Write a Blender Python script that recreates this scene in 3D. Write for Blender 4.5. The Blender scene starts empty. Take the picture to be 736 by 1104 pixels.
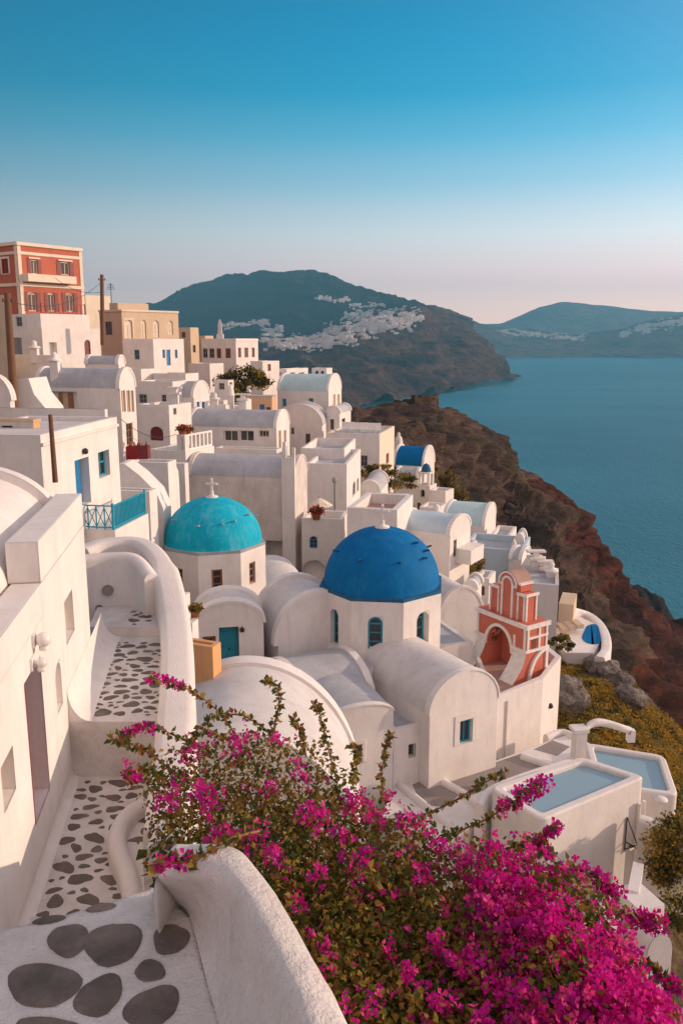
import bpy, bmesh, math, random
from mathutils import Vector, noise
R = math.radians
random.seed(7)
S = bpy.context.scene
COL = S.collection

# ------------------------------------------------------------------ camera
FPX, CX, CY, PW, PH = 900.0, 368.0, 552.0, 736.0, 1104.0
TILT = R(11.74)
CT, ST = math.cos(TILT), math.sin(TILT)
cam_d = bpy.data.cameras.new('camera')
cam_d.sensor_fit = 'VERTICAL'; cam_d.sensor_height = 36.0; cam_d.sensor_width = 24.0
cam_d.lens = 36.0 * FPX / PH
cam_d.clip_start = 0.05; cam_d.clip_end = 60000
cam = bpy.data.objects.new('camera', cam_d); COL.objects.link(cam)
cam.rotation_euler = (R(90) - TILT, 0, 0)
S.camera = cam

# ------------------------------------------------------------------ light
SUN_EL, SUN_AZ = R(14.0), R(82.0)          # azimuth from +y towards +x
SUN = Vector((math.sin(SUN_AZ) * math.cos(SUN_EL), math.cos(SUN_AZ) * math.cos(SUN_EL), math.sin(SUN_EL)))
ld = bpy.data.lights.new('sun', 'SUN'); ld.energy = 3.9; ld.angle = R(0.6); ld.color = (1.0, 0.72, 0.52)
sun = bpy.data.objects.new('sun', ld); COL.objects.link(sun)
sun.rotation_euler = (-SUN).to_track_quat('-Z', 'Y').to_euler()
sun.location = SUN * 200

W = bpy.data.worlds.new('World'); S.world = W; W.use_nodes = True
nt = W.node_tree; nt.nodes.clear()
def wn(t, **k):
    n = nt.nodes.new(t)
    for a, b in k.items(): setattr(n, a, b)
    return n
out = wn('ShaderNodeOutputWorld'); bg = wn('ShaderNodeBackground'); bg.inputs[1].default_value = 0.1
sky = wn('ShaderNodeTexSky', sky_type='NISHITA', sun_disc=False)
sky.sun_elevation = SUN_EL; sky.sun_rotation = SUN_AZ; sky.air_density = 1.4; sky.dust_density = 1.6; sky.ozone_density = 2.0
tc = wn('ShaderNodeTexCoord'); sp = wn('ShaderNodeSeparateXYZ'); nt.links.new(tc.outputs['Generated'], sp.inputs[0])
ramp = wn('ShaderNodeValToRGB'); nt.links.new(sp.outputs['Z'], ramp.inputs[0])
def lin(c):
    return tuple(((v / 255 + .055) / 1.055) ** 2.4 if v > 10 else v / 255 / 12.92 for v in c)
cr = ramp.color_ramp
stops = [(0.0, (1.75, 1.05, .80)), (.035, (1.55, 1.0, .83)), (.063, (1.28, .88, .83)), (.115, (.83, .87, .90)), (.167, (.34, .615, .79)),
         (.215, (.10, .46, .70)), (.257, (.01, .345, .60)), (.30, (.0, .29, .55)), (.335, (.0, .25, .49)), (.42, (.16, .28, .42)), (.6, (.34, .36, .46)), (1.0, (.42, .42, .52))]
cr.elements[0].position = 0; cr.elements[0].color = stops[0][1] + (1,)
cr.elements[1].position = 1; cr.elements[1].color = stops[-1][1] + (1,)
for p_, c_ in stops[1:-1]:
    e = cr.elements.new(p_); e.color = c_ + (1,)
# the sky is brighter on the side of the low sun: warm glow round it, dimmer away from it
vm = wn('ShaderNodeVectorMath', operation='DOT_PRODUCT'); nt.links.new(tc.outputs['Generated'], vm.inputs[0]); vm.inputs[1].default_value = SUN
mr = wn('ShaderNodeMapRange'); nt.links.new(vm.outputs['Value'], mr.inputs[0])
mr.inputs[1].default_value = 0.0; mr.inputs[2].default_value = 1.0; mr.inputs[3].default_value = 0.0; mr.inputs[4].default_value = 1.0
pw = wn('ShaderNodeMath', operation='POWER'); nt.links.new(mr.outputs[0], pw.inputs[0]); pw.inputs[1].default_value = 4.0
gl = wn('ShaderNodeMixRGB', blend_type='ADD'); nt.links.new(pw.outputs[0], gl.inputs[0]); nt.links.new(ramp.outputs[0], gl.inputs[1])
gl.inputs[2].default_value = (1.0, .55, .35, 1)
mr2 = wn('ShaderNodeMapRange'); nt.links.new(vm.outputs['Value'], mr2.inputs[0])
mr2.inputs[1].default_value = -0.28; mr2.inputs[2].default_value = 0.50; mr2.inputs[3].default_value = 0.54; mr2.inputs[4].default_value = 1.24
cool = wn('ShaderNodeMixRGB', blend_type='MULTIPLY'); cool.inputs[0].default_value = 1; nt.links.new(gl.outputs[0], cool.inputs[1]); nt.links.new(mr2.outputs[0], cool.inputs[2])
# an unseen broad pale pink added to the sky behind the photographer as soft fill
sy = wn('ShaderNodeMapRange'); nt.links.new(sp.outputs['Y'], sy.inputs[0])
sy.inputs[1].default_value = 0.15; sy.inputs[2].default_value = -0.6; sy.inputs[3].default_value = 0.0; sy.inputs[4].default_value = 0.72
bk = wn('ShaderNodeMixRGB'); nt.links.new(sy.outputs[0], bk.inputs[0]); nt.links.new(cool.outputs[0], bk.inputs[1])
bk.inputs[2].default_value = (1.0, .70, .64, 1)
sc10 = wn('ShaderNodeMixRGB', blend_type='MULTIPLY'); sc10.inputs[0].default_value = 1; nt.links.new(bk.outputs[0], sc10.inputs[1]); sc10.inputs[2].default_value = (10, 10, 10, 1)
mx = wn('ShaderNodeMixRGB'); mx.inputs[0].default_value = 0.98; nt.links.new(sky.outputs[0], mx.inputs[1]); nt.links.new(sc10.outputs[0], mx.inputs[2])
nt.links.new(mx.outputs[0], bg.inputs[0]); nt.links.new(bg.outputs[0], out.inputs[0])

vs = S.view_settings
S.display_settings.display_device = 'sRGB'
vs.view_transform = 'Standard'; vs.look = 'None'; vs.exposure = 0.08; vs.gamma = 1.0; vs.use_curve_mapping = False
S.cycles.max_bounces = 6; S.cycles.diffuse_bounces = 4; S.cycles.glossy_bounces = 2
S.cycles.volume_bounces = 0
S.cycles.use_denoising = True

# ------------------------------------------------------------------ pixel helpers: a ray of the photograph met with a depth, a height or a plane
def ray(px, py):
    cx, cy = (px - CX) / FPX, -(py - CY) / FPX
    return Vector((cx, CT + cy * ST, -ST + cy * CT))
def P(px, py, Y):
    d = ray(px, py); return d * (Y / d.y)
def PZ(px, py, z):
    d = ray(px, py); return d * (z / d.z)
def zat(py, y):
    cy = -(py - CY) / FPX
    return (cy * y * CT - y * ST) / (CT + cy * ST)
def hit(px, py, O, n):
    d = ray(px, py); return d * (O.dot(n) / d.dot(n))
def along(E, u, px):
    """length along u from E until the point shows at column px"""
    cx = (px - CX) / FPX
    return (E.x - cx * (E.y * CT - E.z * ST)) / (cx * (u.y * CT - u.z * ST) - u.x)

# ------------------------------------------------------------------ materials
MATS = {}
def new_mat(name):
    m = bpy.data.materials.new(name); m.use_nodes = True
    MATS[name] = m
    return m, m.node_tree, m.node_tree.nodes['Principled BSDF']
def nd(t, typ, **k):
    n = t.nodes.new(typ)
    for a, b in k.items(): setattr(n, a, b)
    return n
def pos_noise(t, scale, detail=4, rough=.55, stretch=(1, 1, 1), dist=0.0):
    g = nd(t, 'ShaderNodeNewGeometry'); mp = nd(t, 'ShaderNodeMapping'); mp.inputs['Scale'].default_value = stretch
    t.links.new(g.outputs['Position'], mp.inputs[0])
    n = nd(t, 'ShaderNodeTexNoise'); n.inputs['Scale'].default_value = scale; n.inputs['Detail'].default_value = detail
    n.inputs['Roughness'].default_value = rough; n.inputs['Distortion'].default_value = dist
    t.links.new(mp.outputs[0], n.inputs['Vector'])
    return n
def ramp2(t, fac, stops):
    r = nd(t, 'ShaderNodeValToRGB'); t.links.new(fac, r.inputs[0]); e = r.color_ramp.elements
    e[0].position, e[0].color = stops[0][0], tuple(stops[0][1]) + (1,)
    e[1].position, e[1].color = stops[-1][0], tuple(stops[-1][1]) + (1,)
    for p_, c_ in stops[1:-1]:
        x = e.new(p_); x.color = tuple(c_) + (1,)
    return r
def mixc(t, fac, a, b, mode='MIX'):
    m = nd(t, 'ShaderNodeMixRGB', blend_type=mode)
    if isinstance(fac, float): m.inputs[0].default_value = fac
    else: t.links.new(fac, m.inputs[0])
    for i, v in ((1, a), (2, b)):
        if isinstance(v, tuple): m.inputs[i].default_value = v + (1,) if len(v) == 3 else v
        else: t.links.new(v, m.inputs[i])
    return m.outputs[0]
def plaster(name, c, var=.10, stain=.25, bevel=.05, bump=.35, rough=.9, fine=9.0, stainc=(.50, .42, .36)):
    m, t, b = new_mat(name)
    n1 = pos_noise(t, .8, 5, .6); n2 = pos_noise(t, 3.2, 6, .65, (1, 1, .16)); n3 = pos_noise(t, fine, 6, .7)
    lo = tuple(v * (1 - var) for v in c)
    base = ramp2(t, n1.outputs[0], [(.3, lo), (.7, c)]).outputs[0]
    st = ramp2(t, n2.outputs[0], [(.52, (0, 0, 0)), (.80, (stain,) * 3)]).outputs[0]
    base = mixc(t, st, base, tuple(stainc[i] * c[i] / .8 for i in range(3)))
    n4 = pos_noise(t, 2.1, 8, .75, (1, 1, .5), .6)
    cr_ = ramp2(t, n4.outputs[0], [(.485, (0, 0, 0)), (.50, (stain * .55,) * 3), (.515, (0, 0, 0))]).outputs[0]
    base = mixc(t, cr_, base, tuple(v * .62 for v in c))
    t.links.new(base, b.inputs['Base Color']); b.inputs['Roughness'].default_value = rough
    b.inputs['Specular IOR Level'].default_value = .25
    bp = nd(t, 'ShaderNodeBump'); bp.inputs['Strength'].default_value = bump; bp.inputs['Distance'].default_value = .03
    t.links.new(n3.outputs[0], bp.inputs['Height'])
    if bevel:
        bv = nd(t, 'ShaderNodeBevel', samples=4); bv.inputs[0].default_value = bevel
        t.links.new(bv.outputs[0], bp.inputs['Normal'])
    t.links.new(bp.outputs[0], b.inputs['Normal'])
    return m
def paint(name, c, rough=.5, var=.15, scale=5.0, spec=.4):
    m, t, b = new_mat(name)
    n = pos_noise(t, scale, 4); lo = tuple(v * (1 - var) for v in c); hi = tuple(min(1, v * (1 + var * .5)) for v in c)
    t.links.new(ramp2(t, n.outputs[0], [(.3, lo), (.7, hi)]).outputs[0], b.inputs['Base Color'])
    b.inputs['Roughness'].default_value = rough; b.inputs['Specular IOR Level'].default_value = spec
    bp = nd(t, 'ShaderNodeBump'); bp.inputs['Strength'].default_value = .12; bp.inputs['Distance'].default_value = .02
    n2 = pos_noise(t, scale * 5, 4); t.links.new(n2.outputs[0], bp.inputs['Height']); t.links.new(bp.outputs[0], b.inputs['Normal'])
    return m
plaster('white', (.82, .78, .74), var=.14, stain=.38)
plaster('white_rough', (.80, .76, .72), fine=26.0, bump=.7, bevel=.04, stain=.18)
plaster('white_old', (.76, .70, .65), var=.28, stain=.85)
plaster('roof', (.50, .52, .55), var=.25, stain=.5)
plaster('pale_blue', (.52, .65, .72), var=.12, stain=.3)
plaster('roof_white', (.70, .68, .66), var=.2, stain=.5)
plaster('roof_teal', (.50, .68, .70), var=.15, stain=.3)
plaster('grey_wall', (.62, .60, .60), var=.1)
plaster('cream', (.80, .70, .56), stainc=(.5, .4, .3))
plaster('beige', (.66, .52, .37), stainc=(.4, .3, .2))
plaster('ochre', (.68, .43, .27), stainc=(.4, .26, .16))
plaster('coral', (.52, .155, .10), var=.16, stainc=(.34, .14, .1))
plaster('belfry_coral', (.64, .19, .125), var=.2, stainc=(.36, .14, .1), bevel=.03)
plaster('orange', (.72, .40, .18), var=.1, stainc=(.5, .3, .2))
plaster('patio', (.33, .29, .27), var=.25, stainc=(.3, .27, .25))
plaster('terracotta', (.46, .30, .24), var=.2)
paint('teal', (.02, .25, .35)); paint('blue', (.015, .19, .42)); paint('maroon', (.17, .022, .022)); paint('brown', (.16, .06, .03))
paint('wood', (.30, .14, .06)); paint('pale_wood', (.55, .40, .26)); paint('dark', (.03, .026, .024)); paint('trim_white', (.82, .78, .73), .6)
paint('grey_frame', (.28, .27, .27)); paint('iron', (.03, .03, .032), .5); paint('rail_blue', (.01, .32, .47)); paint('red_cloth', (.28, .02, .02), .9)
paint('pole', (.17, .085, .045), .8); paint('shutter_red', (.20, .028, .022)); paint('brown_red', (.20, .065, .035)); paint('lamp_white', (.75, .72, .68), .3)
paint('clay', (.42, .16, .08), .8)
def glass(name, c):
    m, t, b = new_mat(name)
    b.inputs['Base Color'].default_value = c + (1,); b.inputs['Roughness'].default_value = .12; b.inputs['Specular IOR Level'].default_value = .6
    return m
glass('pane', (.035, .035, .04)); glass('pane_warm', (.10, .06, .045))
def dome_paint(name, c, worn, k=.38):
    m, t, b = new_mat(name)
    n = pos_noise(t, .9, 5, .6); n2 = pos_noise(t, 5, 6, .7); n3 = pos_noise(t, 2.4, 6, .7, (1, 1, .25))
    base = ramp2(t, n.outputs[0], [(.3, tuple(v * .82 for v in c)), (.7, c)]).outputs[0]
    w = ramp2(t, n2.outputs[0], [(.55, (0, 0, 0)), (.72, (k,) * 3)]).outputs[0]
    base = mixc(t, w, base, worn)
    w2 = ramp2(t, n3.outputs[0], [(.50, (0, 0, 0)), (.72, (k * 1.3,) * 3)]).outputs[0]
    base = mixc(t, w2, base, worn)
    t.links.new(base, b.inputs['Base Color']); b.inputs['Roughness'].default_value = .7; b.inputs['Specular IOR Level'].default_value = .12
    bp = nd(t, 'ShaderNodeBump'); bp.inputs['Strength'].default_value = .35; bp.inputs['Distance'].default_value = .04
    t.links.new(n2.outputs[0], bp.inputs['Height']); t.links.new(bp.outputs[0], b.inputs['Normal'])
dome_paint('dome_blue', (.001, .15, .40), (.02, .22, .44)); dome_paint('dome_cyan', (.004, .44, .62), (.20, .54, .65), .36)
dome_paint('rim_blue', (.02, .12, .24), (.08, .2, .3)); dome_paint('rim_grey', (.36, .42, .45), (.5, .5, .5))

# ------------------------------------------------------------------ mesh builder
class MB:
    def __init__(s): s.v = []; s.f = []; s.m = []; s.sm = []
    def add(s, pts, m=0, smooth=False):
        i = len(s.v); s.v += [Vector(p) for p in pts]; s.f.append(list(range(i, i + len(pts)))); s.m.append(m); s.sm.append(smooth)
    def grid(s, rows, m=0, smooth=True, closed=False):
        i = len(s.v); nu = len(rows[0])
        for r in rows: s.v += [Vector(p) for p in r]
        for a in range(len(rows) - 1):
            for b in range(nu if closed else nu - 1):
                c = (b + 1) % nu
                s.f.append([i + a * nu + b, i + a * nu + c, i + (a + 1) * nu + c, i + (a + 1) * nu + b]); s.m.append(m); s.sm.append(smooth)
    def box(s, o, u, v, w, m=0):
        """box from corner o with edge vectors u, v, w"""
        o, u, v, w = map(Vector, (o, u, v, w))
        if u.cross(v).dot(w) < 0: u, v = v, u
        p = [o, o + u, o + u + v, o + v, o + w, o + u + w, o + u + v + w, o + v + w]; i = len(s.v); s.v += p
        for f in ((0, 3, 2, 1), (4, 5, 6, 7), (0, 1, 5, 4), (1, 2, 6, 5), (2, 3, 7, 6), (3, 0, 4, 7)):
            s.f.append([i + k for k in f]); s.m.append(m); s.sm.append(False)
    def prism(s, pts, vec, m=0):
        """closed polygon pts extruded by vec"""
        pts = [Vector(p) for p in pts]; vec = Vector(vec); n = len(pts); i = len(s.v)
        nr = Vector((0, 0, 0))
        for k in range(n): nr += pts[k].cross(pts[(k + 1) % n])
        if nr.dot(vec) < 0: pts.reverse()
        s.v += pts + [p + vec for p in pts]
        s.f.append([i + k for k in range(n)][::-1]); s.m.append(m); s.sm.append(False)
        s.f.append([i + n + k for k in range(n)]); s.m.append(m); s.sm.append(False)
        for k in range(n):
            l = (k + 1) % n
            s.f.append([i + k, i + l, i + n + l, i + n + k]); s.m.append(m); s.sm.append(False)
    def tube(s, pts, r, n=8, m=0, cap=True):
        pts = [Vector(p) for p in pts]; rows = []
        rr = r if isinstance(r, (list, tuple)) else [r] * len(pts)
        for k, p in enumerate(pts):
            d = (pts[min(k + 1, len(pts) - 1)] - pts[max(k - 1, 0)]).normalized()
            a = d.cross(Vector((0, 0, 1)))
            if a.length < 1e-3: a = d.cross(Vector((1, 0, 0)))
            a.normalize(); b = a.cross(d)
            rows.append([p + (a * math.cos(t) + b * math.sin(t)) * rr[k] for t in [2 * math.pi * q / n for q in range(n)]])
        s.grid(rows, m, True, True)
        if cap: s.add(rows[0], m); s.add(rows[-1][::-1], m)
    def lathe(s, c, prof, n=16, m=0, smooth=True, ph=0.0):
        c = Vector(c)
        rows = [[c + Vector((r * math.cos(2 * math.pi * q / n + ph), r * math.sin(2 * math.pi * q / n + ph), z)) for q in range(n)] for r, z in prof]
        s.grid(rows, m, smooth, True)
    def build(s, name, mats, parent=None, origin=None):
        if not isinstance(mats, (list, tuple)): mats = [mats]
        me = bpy.data.meshes.new(name)
        o = bpy.data.objects.new(name, me); COL.objects.link(o)
        off = Vector((0, 0, 0))
        if parent is not None:
            r = parent
            while r.parent is not None: r = r.parent
            off = Vector(r.location); o.parent = parent
        elif origin is not None: off = Vector(origin); o.location = off
        me.from_pydata([v - off for v in s.v], [], s.f)
        for mt in mats: me.materials.append(MATS[mt])
        me.polygons.foreach_set('material_index', s.m); me.polygons.foreach_set('use_smooth', s.sm)
        me.update()
        return o
def tag(o, label=None, cat=None, group=None, kind=None):
    for k, v in (('label', label), ('category', cat), ('group', group), ('kind', kind)):
        if v: o[k] = v
    return o
def root(name, loc, label, cat, group=None):
    o = bpy.data.objects.new(name, None); COL.objects.link(o); o.location = loc; o.empty_display_size = .3
    return tag(o, label, cat, group)
UP = Vector((0, 0, 1))
# ------------------------------------------------------------------ setting: sea, far land, headland, slopes, air
SEA = -120.0
def rock(name, cols, scale=.05, bumpd=1.0, strat=6.0, veg=None, vegc=(.10, .08, .025), zband=None):
    m, t, b = new_mat(name)
    n1 = pos_noise(t, scale, 8, .62, (1, 1, strat)); n2 = pos_noise(t, scale * 5, 8, .7, (1, 1, 1.6)); n3 = pos_noise(t, scale * .35, 3)
    base = ramp2(t, n1.outputs[0], [(.34, cols[0]), (.48, cols[1]), (.56, cols[2]), (.68, cols[3])]).outputs[0]
    sh = ramp2(t, n2.outputs[0], [(.3, (.40, .40, .40)), (.65, (1.25, 1.25, 1.25))]).outputs[0]
    base = mixc(t, 1.0, base, sh, 'MULTIPLY')
    n5 = pos_noise(t, scale * 18, 6, .75, (1, 1, 3)); base = mixc(t, 1.0, base, ramp2(t, n5.outputs[0], [(.3, (.55, .55, .55)), (.68, (1.3, 1.3, 1.3))]).outputs[0], 'MULTIPLY')
    if veg:
        v = ramp2(t, n3.outputs[0], [(veg - .06, (0, 0, 0)), (veg + .06, (1, 1, 1))]).outputs[0]
        base = mixc(t, v, base, vegc)
    if zband:
        g = nd(t, 'ShaderNodeNewGeometry'); s_ = nd(t, 'ShaderNodeSeparateXYZ'); t.links.new(g.outputs['Position'], s_.inputs[0])
        ad = nd(t, 'ShaderNodeMath', operation='MULTIPLY_ADD'); t.links.new(n3.outputs[0], ad.inputs[0]); ad.inputs[1].default_value = zband[2]; t.links.new(s_.outputs['Z'], ad.inputs[2])
        q = nd(t, 'ShaderNodeMapRange'); t.links.new(ad.outputs[0], q.inputs[0]); q.inputs[1].default_value = zband[0]; q.inputs[2].default_value = zband[1]
        base = mixc(t, q.outputs[0], zband[3], base)
        base = mixc(t, .55, base, sh, 'MULTIPLY')
    t.links.new(base, b.inputs['Base Color']); b.inputs['Roughness'].default_value = .95; b.inputs['Specular IOR Level'].default_value = .1
    bp = nd(t, 'ShaderNodeBump'); bp.inputs['Strength'].default_value = 1.0; bp.inputs['Distance'].default_value = bumpd * 1.6
    n4 = pos_noise(t, scale * 24, 6, .75, (1, 1, 2.2)); a0_ = nd(t, 'ShaderNodeMath', operation='MULTIPLY_ADD'); t.links.new(n4.outputs[0], a0_.inputs[0]); a0_.inputs[1].default_value = .35; t.links.new(n1.outputs[0], a0_.inputs[2])
    ad = nd(t, 'ShaderNodeMath', operation='ADD'); t.links.new(a0_.outputs[0], ad.inputs[0]); t.links.new(n2.outputs[0], ad.inputs[1])
    t.links.new(ad.outputs[0], bp.inputs['Height']); t.links.new(bp.outputs[0], b.inputs['Normal'])
    return m
rock('rock_red', [(.03, .016, .013), (.085, .032, .022), (.15, .05, .03), (.085, .055, .042)], .035, 1.6, 5)
rock('rock_brown', [(.045, .034, .028), (.11, .075, .054), (.17, .105, .072), (.085, .064, .05)], .045, 1.5, 4, .56, (.085, .065, .025))
rock('rock_far', [(.045, .03, .024), (.12, .07, .05), (.18, .095, .06), (.075, .052, .04)], .0045, 22, 7)
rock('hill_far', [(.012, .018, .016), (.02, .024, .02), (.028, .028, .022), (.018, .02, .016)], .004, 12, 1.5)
rock('hill_hazed', [(.10, .11, .115), (.13, .135, .14), (.15, .15, .15), (.11, .12, .12)], .003, 10, 1.5)  # paler tone puts distance haze into the far hill's colour
rock('pale_rock', [(.20, .17, .15), (.28, .24, .21), (.36, .31, .27), (.24, .2, .18)], .8, .15, 1.5)
rock('slope_soil', [(.12, .085, .04), (.20, .14, .07), (.27, .20, .14), (.16, .11, .05)], .35, .25, 2)
rock('dark_rock', [(.02, .02, .02), (.035, .032, .03), (.05, .042, .038), (.03, .028, .026)], .05, 1.0, 3)

def catmull(pts, n):
    pts = [Vector(p) for p in pts]; m = len(pts) - 1; o = []
    for k in range(n):
        t = k / (n - 1) * m; i = min(int(t), m - 1); f = t - i
        p1, p2 = pts[i], pts[i + 1]; p0 = pts[i - 1] if i else p1 * 2 - p2; p3 = pts[i + 2] if i + 2 <= m else p2 * 2 - p1
        o.append(p1 + (p2 - p0) * (.5 * f) + (p0 * 2 - p1 * 5 + p2 * 4 - p3) * (.5 * f * f) + (p1 * 3 - p0 - p2 * 3 + p3) * (.5 * f * f * f))
    return o
def resample(pts, n):
    """even spacing by index, linear"""
    pts = [Vector(p) for p in pts]; m = len(pts) - 1; o = []
    for k in range(n):
        t = k / (n - 1) * m; i = min(int(t), m - 1); o.append(pts[i].lerp(pts[i + 1], t - i))
    return o
def fbm(p, oct=5, h=.9): return noise.fractal(p, h, 2.0, oct)
def loft(name, rows, nu, nv, mats, amp=1.0, sc=.05, ledge=0.0, lsc=.2, silrows=(), matfn=None, kind='structure', ridge=0.0, wts=None, linear=False):
    """surface through the rows (each a list of world points), with fractal relief; ledge adds strata steps"""
    rr = [resample(r, nu) for r in rows]
    cols = [catmull([r[i] for r in rr], nv) if len(rr) > 2 and not linear else resample([r[i] for r in rr], nv) for i in range(nu)]
    g = [[cols[i][j].copy() for i in range(nu)] for j in range(nv)]
    nm = [[None] * nu for _ in range(nv)]
    for j in range(nv):
        for i in range(nu):
            du = g[j][min(i + 1, nu - 1)] - g[j][max(i - 1, 0)]; dv = g[min(j + 1, nv - 1)][i] - g[max(j - 1, 0)][i]
            n = du.cross(dv)
            nm[j][i] = n.normalized() if n.length > 1e-6 else Vector((0, 0, 1))
    out_ = []
    for j in range(nv):
        r = []
        for i in range(nu):
            p = g[j][i]; n = nm[j][i]
            if n.z < 0: n = -n
            q = p * sc
            d = amp * fbm(q) + amp * .4 * fbm(q * 4.1 + Vector((9, 3, 1)), 4)
            d += amp * .16 * fbm(q * 15 + Vector((2, 7, 5)), 3)
            if ridge: d += ridge * (1 - 2 * abs(noise.noise(Vector((p.x * sc * 1.3 + p.y * sc * .4, p.y * sc * .9, p.z * sc * .2)))))
            w_ = 1.0
            if wts:
                t_ = j / (nv - 1) * (len(wts) - 1); k_ = min(int(t_), len(wts) - 2); w_ = wts[k_] + (wts[k_ + 1] - wts[k_]) * (t_ - k_)
            pp = p + n * (d * w_)
            if ledge:
                zz = p.z * lsc + 1.2 * noise.noise(p * sc * .7)
                st = .55 * noise.noise(Vector((p.x * sc * .3, p.y * sc * .3, zz * 3.0))); fr = (zz * 1.7) % 1.0; st += .75 * ((fr / .8 - .5) if fr < .8 else (.5 - (fr - .8) / .2))
                h = Vector((n.x, n.y, 0))
                pp += h * (ledge * st * w_)
            r.append(pp)
        out_.append(r)
    mb = MB(); mb.grid(out_, 0, True)
    if matfn:
        for k, f in enumerate(mb.f):
            c = sum((mb.v[i] for i in f), Vector()) / 4; mb.m[k] = matfn(c)
    o = mb.build(name, mats); o['kind'] = kind
    return out_
def row(*a): return [P(*p) for p in a]
def drop(r, dy, z, dx=0): return [Vector((p.x + dx, p.y + dy, z)) for p in r]

# sea
m, t, b = new_mat('sea')
n0 = pos_noise(t, .012, 4, .6, (1, .5, 1)); n1 = pos_noise(t, .28, 6, .7, (1, .55, 1)); n2 = pos_noise(t, .0035, 3, .5, (.35, 1.4, 1))
c = ramp2(t, n0.outputs[0], [(.3, (.008, .135, .20)), (.7, (.014, .175, .245))]).outputs[0]
t.links.new(mixc(t, .55, c, ramp2(t, n2.outputs[0], [(.4, (.008, .125, .19)), (.65, (.03, .21, .28))]).outputs[0]), b.inputs['Base Color'])
b.inputs['Roughness'].default_value = .42; b.inputs['Specular IOR Level'].default_value = .22
bp = nd(t, 'ShaderNodeBump'); bp.inputs['Strength'].default_value = .8; bp.inputs['Distance'].default_value = 2.2
t.links.new(n1.outputs[0], bp.inputs['Height']); t.links.new(bp.outputs[0], b.inputs['Normal'])
mb = MB(); L_ = 6400
mb.add([(-L_, -800, SEA), (L_, -800, SEA), (L_, 8300, SEA), (-L_, 8300, SEA)])
tag(mb.build('sea', 'sea'), kind='structure')

# far hill across the bay
r0 = row((440, 352, 7500), (500, 352, 7500), (540, 350, 7500), (560, 341, 7500), (580, 332, 7500), (605, 326.5, 7500), (640, 330, 7500), (700, 336, 7500), (740, 338, 7500), (800, 345, 7500), (900, 352, 7500))
r1 = [Vector((p.x * .93, 6950, 20 + p.z * .32)) for p in r0]
r2 = [Vector((p.x * .88, 6500, SEA)) for p in r0]
loft('hills', [drop(r0, 450, SEA), r0, r1, r2], 120, 40, 'hill_hazed', 11, .0014)
# caldera rim behind
r0 = row((420, 338, 6200), (460, 343, 6200), (500, 347, 6200), (545, 355, 6200), (580, 359, 6200), (620, 363, 6200), (660, 358, 6200), (700, 347, 6200), (745, 339, 6200), (830, 335, 6200), (900, 333, 6200))
r1 = [Vector((p.x * .97, p.y - 330, p.z * .62 - 32)) for p in r0]
r2 = [Vector((p.x * .955, 5400 + 60 * math.sin(i * 1.7), SEA - 3)) for i, p in enumerate(r0)]
rgrid = loft('hills', [drop(r0, 500, SEA), r0, r1, r2], 220, 60, 'rock_far', 16, .003, 22, .02, ridge=9)
# the big dark mountain with the white villages
m0 = row((90, 350, 4600), (170, 331, 4500), (200, 318, 4500), (245, 304, 4400), (285, 299, 4300), (315, 298.5, 4200), (335, 296, 4200), (352, 303, 4100), (385, 317, 4000), (420, 326, 3900), (440, 335, 3800), (470, 343, 3700), (505, 352, 3600))
m1 = row((60, 372, 3300), (150, 368, 3250), (190, 367, 3200), (240, 364, 3150), (285, 360, 3150), (315, 362, 3050), (340, 360, 3050), (365, 355, 3100), (390, 349, 3150), (420, 342, 3150), (443, 337, 3150), (474, 345, 3150), (509, 356, 3100))
m2 = row((60, 392, 2500), (150, 388, 2480), (190, 386, 2450), (240, 380, 2420), (285, 374, 2400), (315, 372, 2380), (340, 368, 2400), (365, 363, 2450), (390, 358, 2500), (420, 348, 2600), (452, 339, 2750), (480, 350, 2800), (515, 368, 2750))
m3 = row((60, 415, 1800), (150, 412, 1790), (190, 410, 1780), (240, 405, 1780), (285, 400, 1780), (315, 398, 1800), (340, 396, 1850), (365, 394, 1900), (395, 392, 1980), (430, 388, 2120), (470, 378, 2300), (505, 378, 2420), (538, 392, 2520))
m4 = [PZ(x, y, SEA - 4) for x, y in ((60, 455), (150, 453), (190, 452), (240, 450), (285, 449), (315, 448), (345, 446), (372, 444), (400, 440), (440, 432), (490, 424), (535, 415), (555, 408))]
mgrid = loft('mountain', [drop(m0, 700, SEA), m0, m1, m2, m3, m4], 360, 200, ['hill_far', 'rock_far'], 15, .005, 26, .012, ridge=24,
     matfn=lambda c: 0 if c.y > 2950 + 120 * noise.noise(c * .004) and c.x < 350 else 1)
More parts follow.
